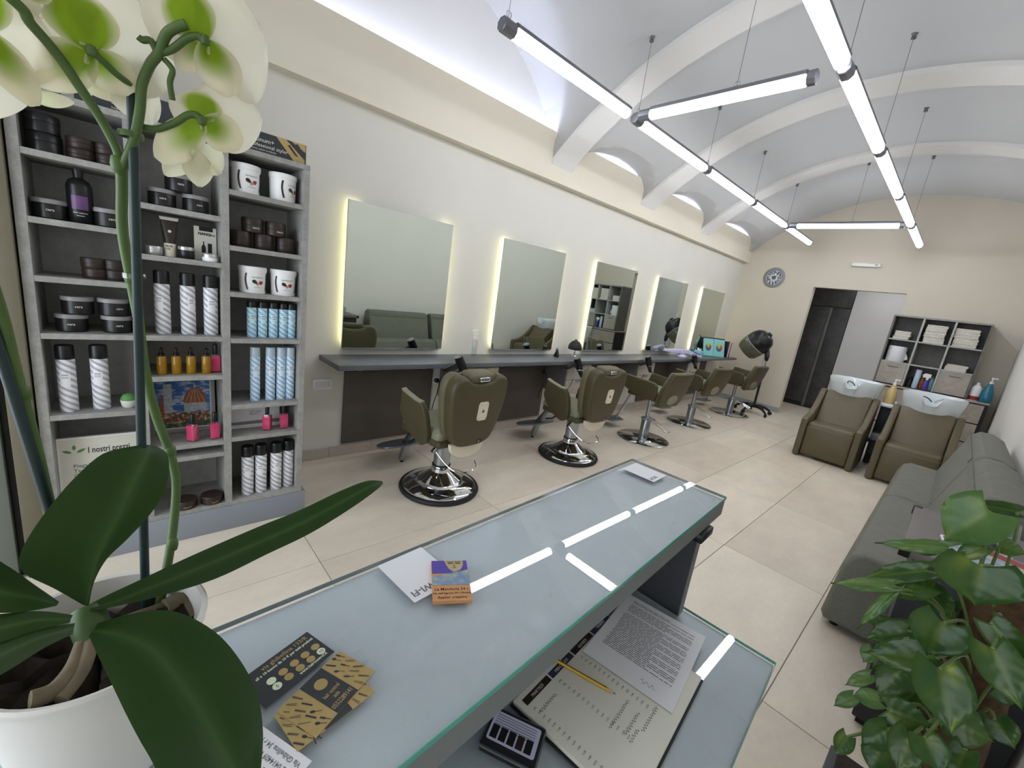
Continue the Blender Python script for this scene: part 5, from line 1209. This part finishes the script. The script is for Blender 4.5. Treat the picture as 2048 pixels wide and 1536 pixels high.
q.build('print', M['brown_jar'], o, smooth=0)
for s_, yy, sz in (('La Mandorla 54 r', .24, .0075), ('Via dell\'Agnolo 54 r Firenze', .155, .0052), ('Atelier creativo', .055, .0070)): txt(o, s_, w_*.5, h*yy, z_, sz, M['ink'], 'CENTER', 0, .00006, .95)
# diary, documents, pencil, tin on the lower desk
zl = ZL+.0003
D0 = at(1315, 1530, 'z', zl+.012); D1 = at(1415, 1332, 'z', zl+.012); D2 = at(1032, 1400, 'z', zl+.012)
X = (D1-D0).normalized(); ln_ = .30; Yd = Vector((-X.y, X.x, 0)); dep = abs((D2-D0).dot(Yd))
org = D2 - X*0.005; org = Vector((org.x, org.y, zl))
rz = math.degrees(math.atan2(X.y, X.x))
org = org - Yd*dep
dy = thing('diary', 'open appointment diary with handwriting on the lower desk', 'diary', org, rz)
MB().box(-.004, .345, -.004, dep+.006, 0, .0025, .001, 1).build('cover', M['black_matte'], dy)
MB().box(0, .34, 0, dep+.004, .0026, .0125, .003, 2).build('pages', M['paper_cream'], dy)
for k, s_ in enumerate(('MARTEDÌ', 'MERCOLEDÌ', 'GIOVEDÌ', 'VENERDÌ')):
    x0 = .012+.082*k
    MB().box(x0, x0+.078, dep-.022, dep-.008, .01255, .0127).build('print', M['brown_jar'] if k % 2 == 0 else mat('navy_print_%d' % k, (48, 50, 74), .6, noise=(20, .05)), dy, smooth=0)
    txt(dy, s_, x0+.039, dep-.0185, .0128, .0085, M['paper_cream'], 'CENTER')
    for r in range(15): txt(dy, '%d:%02d' % (8+(r+1)//2, 30*((r+1) % 2)), x0+.003, dep-.036-.0105*r, .0127, .0045, M['ink_grey'])
rn = random.Random(3)
for (sx_, sy_, n_) in ((.02, .045, 6), (.09, .150, 9), (.10, .175, 7), (.095, .188, 4), (.13, .195, 8)):
    pts = []
    for k in range(n_*4): pts.append((sx_+.0022*k, dep-sy_+.0035*math.sin(k*2.1)+rn.uniform(-.001, .001), .0128))
    MB().tube(pts, .00035, 4).build('handwriting', M['ink'], dy, smooth=0)
o, w_, h, z_ = card('document', 'white printed document lying over the diary', 'document', [(1165, 1302), (1345, 1427), (1417, 1277)], zl+.0150, .0006, M['paper'])
q = MB(); rn = random.Random(11)
for k in range(34):
    yy = h*.93-k*h*.0215; 
    if k in (2, 9): continue
    x_ = w_*.10+rn.uniform(0, .004); e_ = w_*(.90 if k % 4 else .60)
    while x_ < e_:
        l_ = rn.uniform(.006, .020); q.poly([Vector((x_, yy, z_)), Vector((min(x_+l_, e_), yy, z_)), Vector((min(x_+l_, e_), yy+h*.0085, z_)), Vector((x_, yy+h*.0085, z_))]); x_ += l_+.0022
q.build('print', M['ink_grey'], o, smooth=0)
MB().tube(smooth_poly([(w_*.62+.004*k, h*.10+.006*math.sin(2.3*k), z_) for k in range(9)], 3, False), .0003, 4).build('signature', M['ink'], o, smooth=0)
a_, b_ = at(1112, 1320, 'z', zl+.0165), at(1231, 1388, 'z', zl+.0165); dv = (b_-a_).normalized()
a_ = b_-dv*.165
t = thing('pencil', 'yellow pencil lying across the open diary', 'pencil', a_, 0)
hexa = [(.0036*math.cos(PI/3*k), .0036*math.sin(PI/3*k)) for k in range(6)]
F = frame((0, 0, 0), dv, Vector((-dv.y, dv.x, 0)))
MB().prism(hexa, 0, .148, 'x', M=F).build('body', M['yellow'], t, smooth=0)
MB().lathe([(.0034, .148), (.0012, .161)], 12, F @ R('y', 90)).build('tip', M['wood'], t); MB().lathe([(.0012, .161), (.0003, .166), (0, .166)], 10, F @ R('y', 90)).build('lead', M['ink'], t)
MB().box(.0, .147, -.0006, .0006, .0030, .0034, M=F).build('stripe', M['ink'], t, smooth=0)
o, w_, h, z_ = card('tin_box', 'black rimmed flat tin with five small dark pictures on a white leaflet', 'box', [(960, 1485), (1068, 1540), (1096, 1462)], zl+.016, .0155, M['black_matte'])
MB().prism(rrect(-.003, w_+.003, -.003, h+.003, .008), .011, .0148).build('rim', M['alu'], o, smooth=0)
MB().prism(rrect(.005, w_-.005, .012, h-.005, .004), .0156, .0162).build('leaflet', M['lilac'], o, smooth=0)
for k in range(5):
    MB().box(.009+(w_-.018)*k/5, .006+(w_-.018)*(k+1)/5, .016, .016+h*.34, .0163, .0165).build('picture', M['black_jar'] if k != 3 else M['brown_jar'], o, smooth=0)
q = MB()
for k in range(6): q.box(.010, w_-.012, h*.52+k*h*.065, h*.52+k*h*.065+.0012, .0163, .0164)
q.build('print', M['ink_grey'], o, smooth=0)

# ================================================================== ORCHID IN WHITE POT
K = 1.067
PC = Vector((2.6055, -.027, ZD+.0004)); PR, PH = .0725, .1205
orc = thing('potted_orchid', 'white and green orchid in a ribbed white pot on the desk ledge', 'plant', PC)
def bw(mb, name, m, parent, smooth=50):
    bmesh.ops.transform(mb.bm, matrix=T(*(-PCUR)), verts=mb.bm.verts); return mb.build(name, m, parent, smooth)
PCUR = PC
prof = [(.052, 0)]+[(.053+.017*(k/30)+.0006*(k % 2), .004+.106*k/30) for k in range(31)]+[(PR, .114), (PR+.001, PH-.002), (PR-.001, PH), (PR-.004, PH-.001), (PR-.006, .095), (.060, .07), (0, .07)]
MB().lathe(prof, 56).build('pot', M['pot'], orc)
rows = [[Vector((r_*math.cos(2*PI*k/32), r_*math.sin(2*PI*k/32), .090+.010*math.sin(5*r_*90+k*1.7)*(r_ > .005)+.006*math.cos(k*2.3+r_*300))) for k in range(33)] for r_ in (.0005, .015, .03, .045, .0645)]
MB().grid(rows).build('soil', M['soil'], orc)
def F3(p): return far(p[0], p[1], p[2]*K)
def root(px, r): 
    pts = smooth_poly([tuple(F3(p)) for p in px], 4, False); bw(MB().tube(pts, r, 8), 'root', M['root'], orc)
root([(175, 1265, .49), (150, 1330, .475), (110, 1380, .465), (60, 1400, .462)], .006); root([(185, 1270, .485), (165, 1340, .470), (120, 1400, .462)], .005)
root([(205, 1260, .50), (260, 1240, .52), (330, 1215, .535)], .006); root([(330, 1215, .53), (370, 1200, .535), (395, 1230, .53)], .008)
def leaf3(name, st, m, parent, thick=.0018, bulge=.10, sub=5):
    """st: stations (left, mid, right) as (u, v, distance); lofted leaf with a crease along the middle"""
    rows3 = [[tuple(F3(p)) for p in s_] for s_ in st]
    sm_ = [smooth_poly([r_[k] for r_ in rows3], sub, False) for k in range(3)]
    rows, tone = [], []
    for a, b, c in zip(*sm_):
        a, b, c = Vector(a), Vector(b), Vector(c); n = (c-a).cross(FW).normalized()
        wv = (b-CAM).normalized()
        row = []
        for s0, s1, off in ((a, b, 0), (b, c, 1)):
            for f in ((0, .2, .45, .7, .88) if off == 0 else (0, .12, .3, .55, .8, 1)):
                p = s0.lerp(s1, f); row.append(p - wv*(bulge*(s1-s0).length*4*f*(1-f)*.25))
        rows.append(row); tone.append([.25, .15, .1, .15, .5, 1.0, .5, .15, .1, .15, .25])
    return bw(MB().grid(rows, thick, tone), name, m, parent, 70)
q = M['orchid_leaf']
# tall leaf standing to the left, long one to the right, drooping one in front, and the ones on the left
leaf3('leaf', [((166, 1210, 0.465), (172, 1212, 0.462), (178, 1210, 0.465)), ((110, 1178, 0.450), (185, 1160, 0.456), (188, 1165, 0.462)), ((46, 1145, 0.438), (194, 1123, 0.452), (213, 1119, 0.462)),
               ((40, 1110, 0.432), (215, 1075, 0.450), (255, 1078, 0.464)), ((66, 1060, 0.432), (238, 1030, 0.452), (299, 1030, 0.468)), ((107, 1004, 0.436), (262, 975, 0.456), (328, 985, 0.472)),
               ((150, 955, 0.442), (282, 935, 0.462), (338, 940, 0.476)), ((205, 908, 0.450), (297, 906, 0.468), (334, 908, 0.478)), ((262, 893, 0.460), (300, 893, 0.473), (318, 895, 0.478)), ((296, 890, 0.470), (302, 890, 0.475), (306, 891, 0.477))], q, orc)
leaf3('leaf', [((172, 1212, 0.483), (178, 1216, 0.480), (184, 1222, 0.478)), ((215, 1190, 0.488), (225, 1205, 0.483), (235, 1212, 0.478)), ((275, 1162, 0.494), (290, 1180, 0.486), (305, 1196, 0.480)),
               ((384, 1111, 0.508), (400, 1135, 0.500), (430, 1158, 0.492)), ((513, 1055, 0.531), (525, 1082, 0.522), (535, 1108, 0.514)), ((600, 1020, 0.551), (612, 1042, 0.542), (622, 1066, 0.534)),
               ((680, 982, 0.571), (690, 1000, 0.564), (700, 1018, 0.558)), ((733, 962, 0.586), (742, 972, 0.582), (748, 984, 0.578)), ((764, 962, 0.594), (766, 965, 0.594), (766, 968, 0.593))], q, orc)
leaf3('leaf', [((178, 1272, 0.425), (185, 1262, 0.427), (196, 1246, 0.431)), ((200, 1320, 0.413), (240, 1270, 0.417), (270, 1226, 0.425)), ((228, 1378, 0.401), (305, 1300, 0.407), (350, 1223, 0.419)),
               ((252, 1428, 0.391), (352, 1355, 0.399), (428, 1262, 0.413)), ((278, 1478, 0.383), (400, 1422, 0.391), (480, 1320, 0.407)), ((305, 1525, 0.375), (440, 1490, 0.385), (514, 1388, 0.401)),
               ((335, 1590, 0.369), (475, 1560, 0.379), (526, 1465, 0.395)), ((375, 1650, 0.365), (495, 1640, 0.375), (520, 1560, 0.389)), ((440, 1720, 0.363), (500, 1720, 0.371), (510, 1680, 0.379))], q, orc)
leaf3('leaf', [((112, 1212, 0.468), (116, 1208, 0.470), (118, 1203, 0.470)), ((60, 1222, 0.454), (62, 1195, 0.458), (70, 1170, 0.466)), ((0, 1226, 0.438), (0, 1185, 0.442), (20, 1135, 0.454)), ((-70, 1220, 0.426), (-70, 1170, 0.428), (-30, 1112, 0.440)), ((-150, 1190, 0.416), (-150, 1160, 0.416), (-120, 1130, 0.420))], q, orc)
leaf3('leaf', [((140, 1245, 0.464), (142, 1238, 0.466), (146, 1230, 0.468)), ((70, 1262, 0.450), (75, 1240, 0.452), (80, 1222, 0.458)), ((0, 1285, 0.432), (0, 1255, 0.436), (0, 1228, 0.444)), ((-90, 1310, 0.418), (-90, 1275, 0.420), (-90, 1240, 0.426)), ((-160, 1320, 0.410), (-160, 1300, 0.410), (-160, 1280, 0.410))], q, orc)
leaf3('leaf', [((146, 1268, 0.460), (148, 1256, 0.462), (150, 1246, 0.465)), ((90, 1295, 0.446), (80, 1275, 0.450), (75, 1258, 0.454)), ((10, 1345, 0.428), (0, 1310, 0.432), (-5, 1280, 0.436)), ((-80, 1390, 0.414), (-90, 1350, 0.416), (-90, 1310, 0.422))], q, orc)
# crown of sheaths
M['crown'] = mat('orchid_crown', (58, 84, 36), .5, noise=(40, .2))
bw(MB().tube(smooth_poly([tuple(F3(p)) for p in ((190, 1290, .488), (182, 1255, .488), (172, 1215, .490))], 4, False), [.010, .0105, .011, .0115, .012, .012, .0115, .011, .009], 12), 'crown', M['crown'], orc)
# stakes and flower stems
def stick(px, r, m, name='stem', n=8): return bw(MB().tube(smooth_poly([tuple(F3(p)) for p in px], 5, False), r, n), name, m, orc)
bw(MB().tube([F3((292, 1230, .542)), F3((262, 116, .4680))], .0034, 10), 'stake', M['stake'], orc)
bw(MB().tube([F3((150, 1180, .50)), F3((-30, 610, .455))], .0036, 10), 'stake', M['stake'], orc)
main = [(318, 1215, .540), (335, 1130, .536), (348, 1040, .528), (352, 960, .520), (338, 900, .512), (312, 830, .504), (290, 740, .490), (277, 640, .484), (262, 560, .478), (245, 460, .470), (244, 380, .464), (243, 330, .460)]
stick(main, [.0042]*4+[.0040]*28+[.0038]*24, M['stem']) if False else stick(main, .0041, M['stem'])
stick([(243, 335, .460), (232, 295, .458), (200, 235, .455), (160, 175, .452), (130, 130, .450), (95, 85, .448), (60, 45, .446), (48, 22, .445), (20, -5, .443)], .0031, M['stem'])
stick([(243, 340, .458), (268, 280, .452), (280, 220, .451), (284, 170, .450), (300, 130, .450), (316, 108, .449), (332, 70, .448), (352, 55, .446), (372, 48, .445)], .0033, M['stem'])
stick([(316, 108, .450), (345, 98, .447), (372, 78, .445), (395, 72, .444), (408, 80, .443)], .0026, M['stem'])
stick([(284, 255, .457), (315, 258, .454), (350, 245, .450), (375, 230, .447), (392, 230, .446), (403, 240, .445)], .0027, M['stem'])
stick([(262, 170, .456), (235, 150, .452), (205, 122, .449), (181, 100, .447)], .0023, M['stem'])
stick([(316, 108, .450), (302, 82, .449), (285, 80, .449), (276, 73, .449)], .0024, M['stem']); stick([(328, 118, .450), (345, 140, .448), (340, 165, .448), (345, 200, .449)], .0020, M['stem'])
stick([(-20, 560, .450), (5, 640, .456), (28, 735, .462), (45, 800, .466), (72, 900, .474), (95, 1000, .482), (120, 1100, .490), (150, 1180, .497)], .0040, M['stem'])
for p, r in (((266, 540, .479), .0055), ((238, 330, .459), .0055), ((262, 555, .478), .005), ((340, 905, .513), .0052), ((44, 790, .466), .0055), ((345, 1090, .532), .005)):
    c_ = F3(p); bw(MB().lathe([(0, -.008), (r*.8, -.005), (r, 0), (r*.85, .006), (0, .009)], 12, T(*c_)), 'node', M['stem'], orc)
for p in ((268, 552, .477), (262, 270, .456)): 
    c_ = F3(p); bw(MB().lathe([(.0078, -.0022), (.0081, 0), (.0078, .0022), (.0072, 0)], 16, T(*c_), caps=False), 'plant_clip', M['clear'] if p[1] > 400 else M['stem'], orc)
# ---- flowers
def petal(name, base, tip, hwpx, m, parent, prof='sepal', curve=.10, tone_f=None, cup=.18, t_tip=None, nrm_roll=0):
    B_ = F3(base); Tp = F3(tip); ax = Tp-B_; L_ = ax.length; a = ax.normalized(); view = ((B_+Tp)/2-CAM).normalized()
    wv = a.cross(view).normalized(); wv = (Matrix.Rotation(math.radians(nrm_roll), 3, a) @ wv); nn = wv.cross(a).normalized()
    if nn.dot(view) < 0: nn = -nn
    z = ((B_+Tp)/2-CAM).dot(FW); hw = hwpx*z/FPX
    rows, tone = [], []
    for i in range(15):
        s_ = i/14
        if prof == 'sepal': f = math.sin(PI*min(1, s_*.93+.035))**.62
        elif prof == 'petal': f = (math.sin(PI*min(1, s_**.75*.97+.02))**.55)
        else: f = math.sin(PI*min(1, s_*.95+.03))**.7
        f = max(f, .03)
        row, tr = [], []
        for j in range(11):
            c_ = -1+2*j/10
            p = B_+a*(L_*s_)+wv*(hw*f*c_)+nn*(L_*curve*math.sin(PI*s_*.8)+hw*cup*f*c_*c_) + nn*(.03*hw*math.sin(7*s_+5*c_))
            row.append(p); tr.append(tone_f(s_, c_))
        rows.append(row); tone.append(tr)
    return bw(MB().grid(rows, .0006, tone), name, m, parent, 80)
def green_in(s_, c_): 
    e = 1-abs(c_)**3.0; return max(0, min(1, 1.9*e*min(1, (1.04-s_)*3.4)-.45))
def white_in(s_, c_): return max(0, .35*(1-s_*5)*(1-c_*c_))
def half_green(s_, c_): return max(0, min(1, 2.0*(1-abs(c_)**2)*(1.2-1.3*s_)-.45))
def flower(center, sepals, petals, lip=None):
    c_ = F3(center); f = bw(MB().lathe([(0, -.004), (.0026, -.003), (.0032, 0), (.0024, .003), (0, .004)], 12, T(*c_)), 'flower', M['stem'], orc)
    for (tip, hw, tf) in petals: petal('petal', (center[0], center[1], center[2]+.004), tip, hw, M['petal_white'], f, 'petal', .12, white_in, .12)
    for (tip, hw, tf) in sepals: petal('sepal', center, tip, hw, M['petal_green'], f, 'sepal', .10, tf, .16)
    if lip:
        for (b, tip, hw) in lip: petal('lip', b, tip, hw, M['petal_white'], f, 'lip', .22, lambda s_, q_: .55*(1-s_) if hw < 20 else .12, .35)
    return f
flower((182, 101, .447), [((142, -30, .452), 58, green_in), ((68, 165, .452), 44, half_green), ((262, 190, .452), 40, half_green)],
       [((8, -8, .460), 100, 0), ((338, 60, .462), 95, 0)], [((182, 105, .455), (165, 200, .475), 34)])
flower((410, 80, .443), [((342, -30, .447), 48, green_in), ((465, 195, .449), 40, half_green), ((355, 138, .450), 26, half_green), ], [((530, 70, .456), 112, 0), ((278, -12, .455), 72, 0)], [((405, 85, .452), (372, 145, .464), 20)])
flower((404, 241, .445), [((402, 180, .449), 36, green_in), ((316, 322, .449), 34, half_green), ((485, 292, .449), 36, half_green)], [((524, 232, .458), 62, 0), ((336, 196, .460), 34, 0)],
       [((388, 285, .452), (330, 352, .455), 26), ((388, 290, .452), (440, 350, .454), 34), ((392, 300, .45), (400, 375, .452), 26), ((382, 270, .449), (378, 320, .449), 10)])
flower((-30, 60, .440), [((72, 215, .448), 34, half_green), ((-120, 100, .44), 40, green_in), ((-40, -60, .44), 40, green_in)], [((125, 128, .452), 78, 0), ((-110, 230, .45), 90, 0)], [((60, 195, .46), (150, 205, .462), 14)])
flower((30, -60, .444), [((100, 8, .450), 26, green_in)], [((90, 40, .455), 60, 0), ((-60, 10, .455), 60, 0)])
# small far petals glimpsed between stake and stem
petal('petal', (250, 165, .462), (308, 250, .470), 40, M['petal_white'], orc, 'petal', .1, white_in); petal('petal', (185, 120, .462), (262, 205, .470), 50, M['petal_green'], orc, 'petal', .1, half_green)

# ================================================================== POTHOS ON A MOSS POLE
PP = Vector((3.175, 1.02, 0)); PCUR = PP
po = thing('potted_pothos', 'leafy variegated pothos climbing a brown moss pole in a tall dark planter', 'plant', PP)
MB().prism([(-.125, -.145), (.155, -.145), (.155, .145), (-.125, .145)], .0, .50, 'z', .006, 2).build('planter', M['planter'], po)
MB().box(-.11, .14, -.13, .13, .5, .507).build('soil', M['soil'], po, smooth=0)
rows = [[Vector(((.043+.004*math.sin(k*3.1+z*40))*math.cos(2*PI*k/20), (.043+.004*math.sin(k*3.1+z*40))*math.sin(2*PI*k/20), z)) for k in range(21)] for z in [.5+.57*i/22 for i in range(23)]]
mp_ = MB().grid(rows); mp_.build('moss_pole', M['moss'], po)
random.seed(21)
def heart(att, tip, wpx, t, m, roll=0, droop=.12, var=0.0, cup=.16, dt=0.0):
    B_ = far(att[0], att[1], t); Tp = far(tip[0], tip[1], t+dt); ax = Tp-B_; L_ = ax.length; a = ax.normalized(); view = ((B_+Tp)/2-CAM).normalized()
    wv = a.cross(view).normalized(); wv = Matrix.Rotation(math.radians(roll), 3, a) @ wv; nn = wv.cross(a).normalized()
    if nn.z < 0: nn = -nn
    z = ((B_+Tp)/2-CAM).dot(FW); hw = wpx*.41*z/FPX/max(.35, math.cos(math.radians(roll)))
    rows, tone = [], []; side = random.choice((-1, 1)); ph = random.uniform(0, 6)
    for i in range(25):
        s_ = i/24; f = (math.sin(PI*min(1, (s_*.80+.20)))**.85)*(1 if s_ < .8 else 1-(s_-.8)/.2*.35)
        f = max(0.0, f*(1-s_**5))+.012
        row, tr = [], []
        for j in range(11):
            c_ = -1+2*j/10
            back = .24*(abs(c_)**1.2)*(1-s_)**2.2
            notch = .10*(1-min(1, abs(c_)*2.2))*(1-s_)**6*0
            p = B_+a*(L_*(s_-back))+wv*(hw*f*c_)+nn*(-L_*droop*(s_**2)*1.2+hw*cup*abs(c_)*f+.03*L_*math.sin(6*s_+ph+3*c_)*abs(c_)+.010*L_*math.sin(30*(s_-.30*abs(c_)))*abs(c_)**.5)
            row.append(p)
            rib = .28*max(0, 1-abs(c_)*6)*(1-s_)
            patch = var*max(0, math.sin(5*s_+ph)*.6+.5)*(max(0, 1-abs(c_*side-.45)*2.6))
            tr.append(min(1, rib+patch+.05))
        rows.append(row); tone.append(tr)
    bw(MB().grid(rows, .0007, tone), 'leaf', m, po, 80)
    pz = min(1.05, max(.56, B_.z-.08)); P0 = Vector((PP.x, PP.y, pz)); tw_ = (B_-P0); tw_.z = 0
    P0 = P0+tw_.normalized()*.040
    mid = P0.lerp(B_, .5)+Vector((0, 0, .03))-nn*.004
    bw(MB().tube(smooth_poly([tuple(P0), tuple(mid), tuple(B_)], 5, False), .0024, 6), 'petiole', M['petiole'], po)
M['petiole'] = mat('pothos_petiole', (92, 112, 58), .5, noise=(20, .1))
G_, Y_ = M['pothos'], M['pothos_light']
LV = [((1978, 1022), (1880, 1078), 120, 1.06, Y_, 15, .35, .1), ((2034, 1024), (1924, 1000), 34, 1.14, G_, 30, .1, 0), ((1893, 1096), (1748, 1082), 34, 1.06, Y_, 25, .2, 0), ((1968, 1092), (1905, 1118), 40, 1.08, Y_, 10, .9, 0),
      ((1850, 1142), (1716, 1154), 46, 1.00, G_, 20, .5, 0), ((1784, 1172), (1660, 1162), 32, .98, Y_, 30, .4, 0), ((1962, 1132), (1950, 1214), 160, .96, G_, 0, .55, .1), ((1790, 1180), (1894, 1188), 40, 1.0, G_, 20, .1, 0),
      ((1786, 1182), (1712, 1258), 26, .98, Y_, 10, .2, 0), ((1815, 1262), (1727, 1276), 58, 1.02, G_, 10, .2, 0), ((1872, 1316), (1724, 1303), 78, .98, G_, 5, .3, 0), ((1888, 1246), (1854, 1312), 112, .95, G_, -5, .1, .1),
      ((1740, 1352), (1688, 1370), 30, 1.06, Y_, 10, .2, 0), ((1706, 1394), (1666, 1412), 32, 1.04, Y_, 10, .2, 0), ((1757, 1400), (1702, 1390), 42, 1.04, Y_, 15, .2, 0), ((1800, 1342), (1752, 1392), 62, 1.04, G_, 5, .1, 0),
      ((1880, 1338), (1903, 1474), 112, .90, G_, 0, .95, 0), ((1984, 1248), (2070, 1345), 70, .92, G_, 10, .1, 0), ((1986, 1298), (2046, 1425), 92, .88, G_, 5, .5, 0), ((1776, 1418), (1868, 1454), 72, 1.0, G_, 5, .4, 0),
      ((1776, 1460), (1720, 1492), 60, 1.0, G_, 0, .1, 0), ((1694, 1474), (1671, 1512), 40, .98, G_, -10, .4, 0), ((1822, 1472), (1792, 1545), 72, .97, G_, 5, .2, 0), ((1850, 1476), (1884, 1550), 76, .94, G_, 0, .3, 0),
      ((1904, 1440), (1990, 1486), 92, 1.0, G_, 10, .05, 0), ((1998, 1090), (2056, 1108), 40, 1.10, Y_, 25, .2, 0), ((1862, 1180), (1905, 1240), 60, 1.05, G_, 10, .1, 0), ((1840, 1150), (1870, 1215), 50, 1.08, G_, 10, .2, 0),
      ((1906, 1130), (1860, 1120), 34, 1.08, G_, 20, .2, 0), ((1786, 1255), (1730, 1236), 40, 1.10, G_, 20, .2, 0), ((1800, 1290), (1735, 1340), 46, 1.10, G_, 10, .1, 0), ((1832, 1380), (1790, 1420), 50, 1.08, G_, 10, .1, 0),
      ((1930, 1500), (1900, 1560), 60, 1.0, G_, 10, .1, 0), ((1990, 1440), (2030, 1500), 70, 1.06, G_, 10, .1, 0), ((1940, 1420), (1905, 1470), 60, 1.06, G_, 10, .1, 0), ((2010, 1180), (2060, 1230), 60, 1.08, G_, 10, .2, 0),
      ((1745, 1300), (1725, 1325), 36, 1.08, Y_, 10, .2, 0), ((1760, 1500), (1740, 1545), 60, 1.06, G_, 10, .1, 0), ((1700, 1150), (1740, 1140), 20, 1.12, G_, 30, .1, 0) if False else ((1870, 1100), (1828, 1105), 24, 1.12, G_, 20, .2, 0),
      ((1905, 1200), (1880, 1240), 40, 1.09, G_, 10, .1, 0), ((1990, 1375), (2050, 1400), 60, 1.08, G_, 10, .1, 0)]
for (att, tip, wpx, t_, m_, roll, var, dr_) in LV: heart(att, tip, wpx, t_, m_, roll, .08+dr_, var)
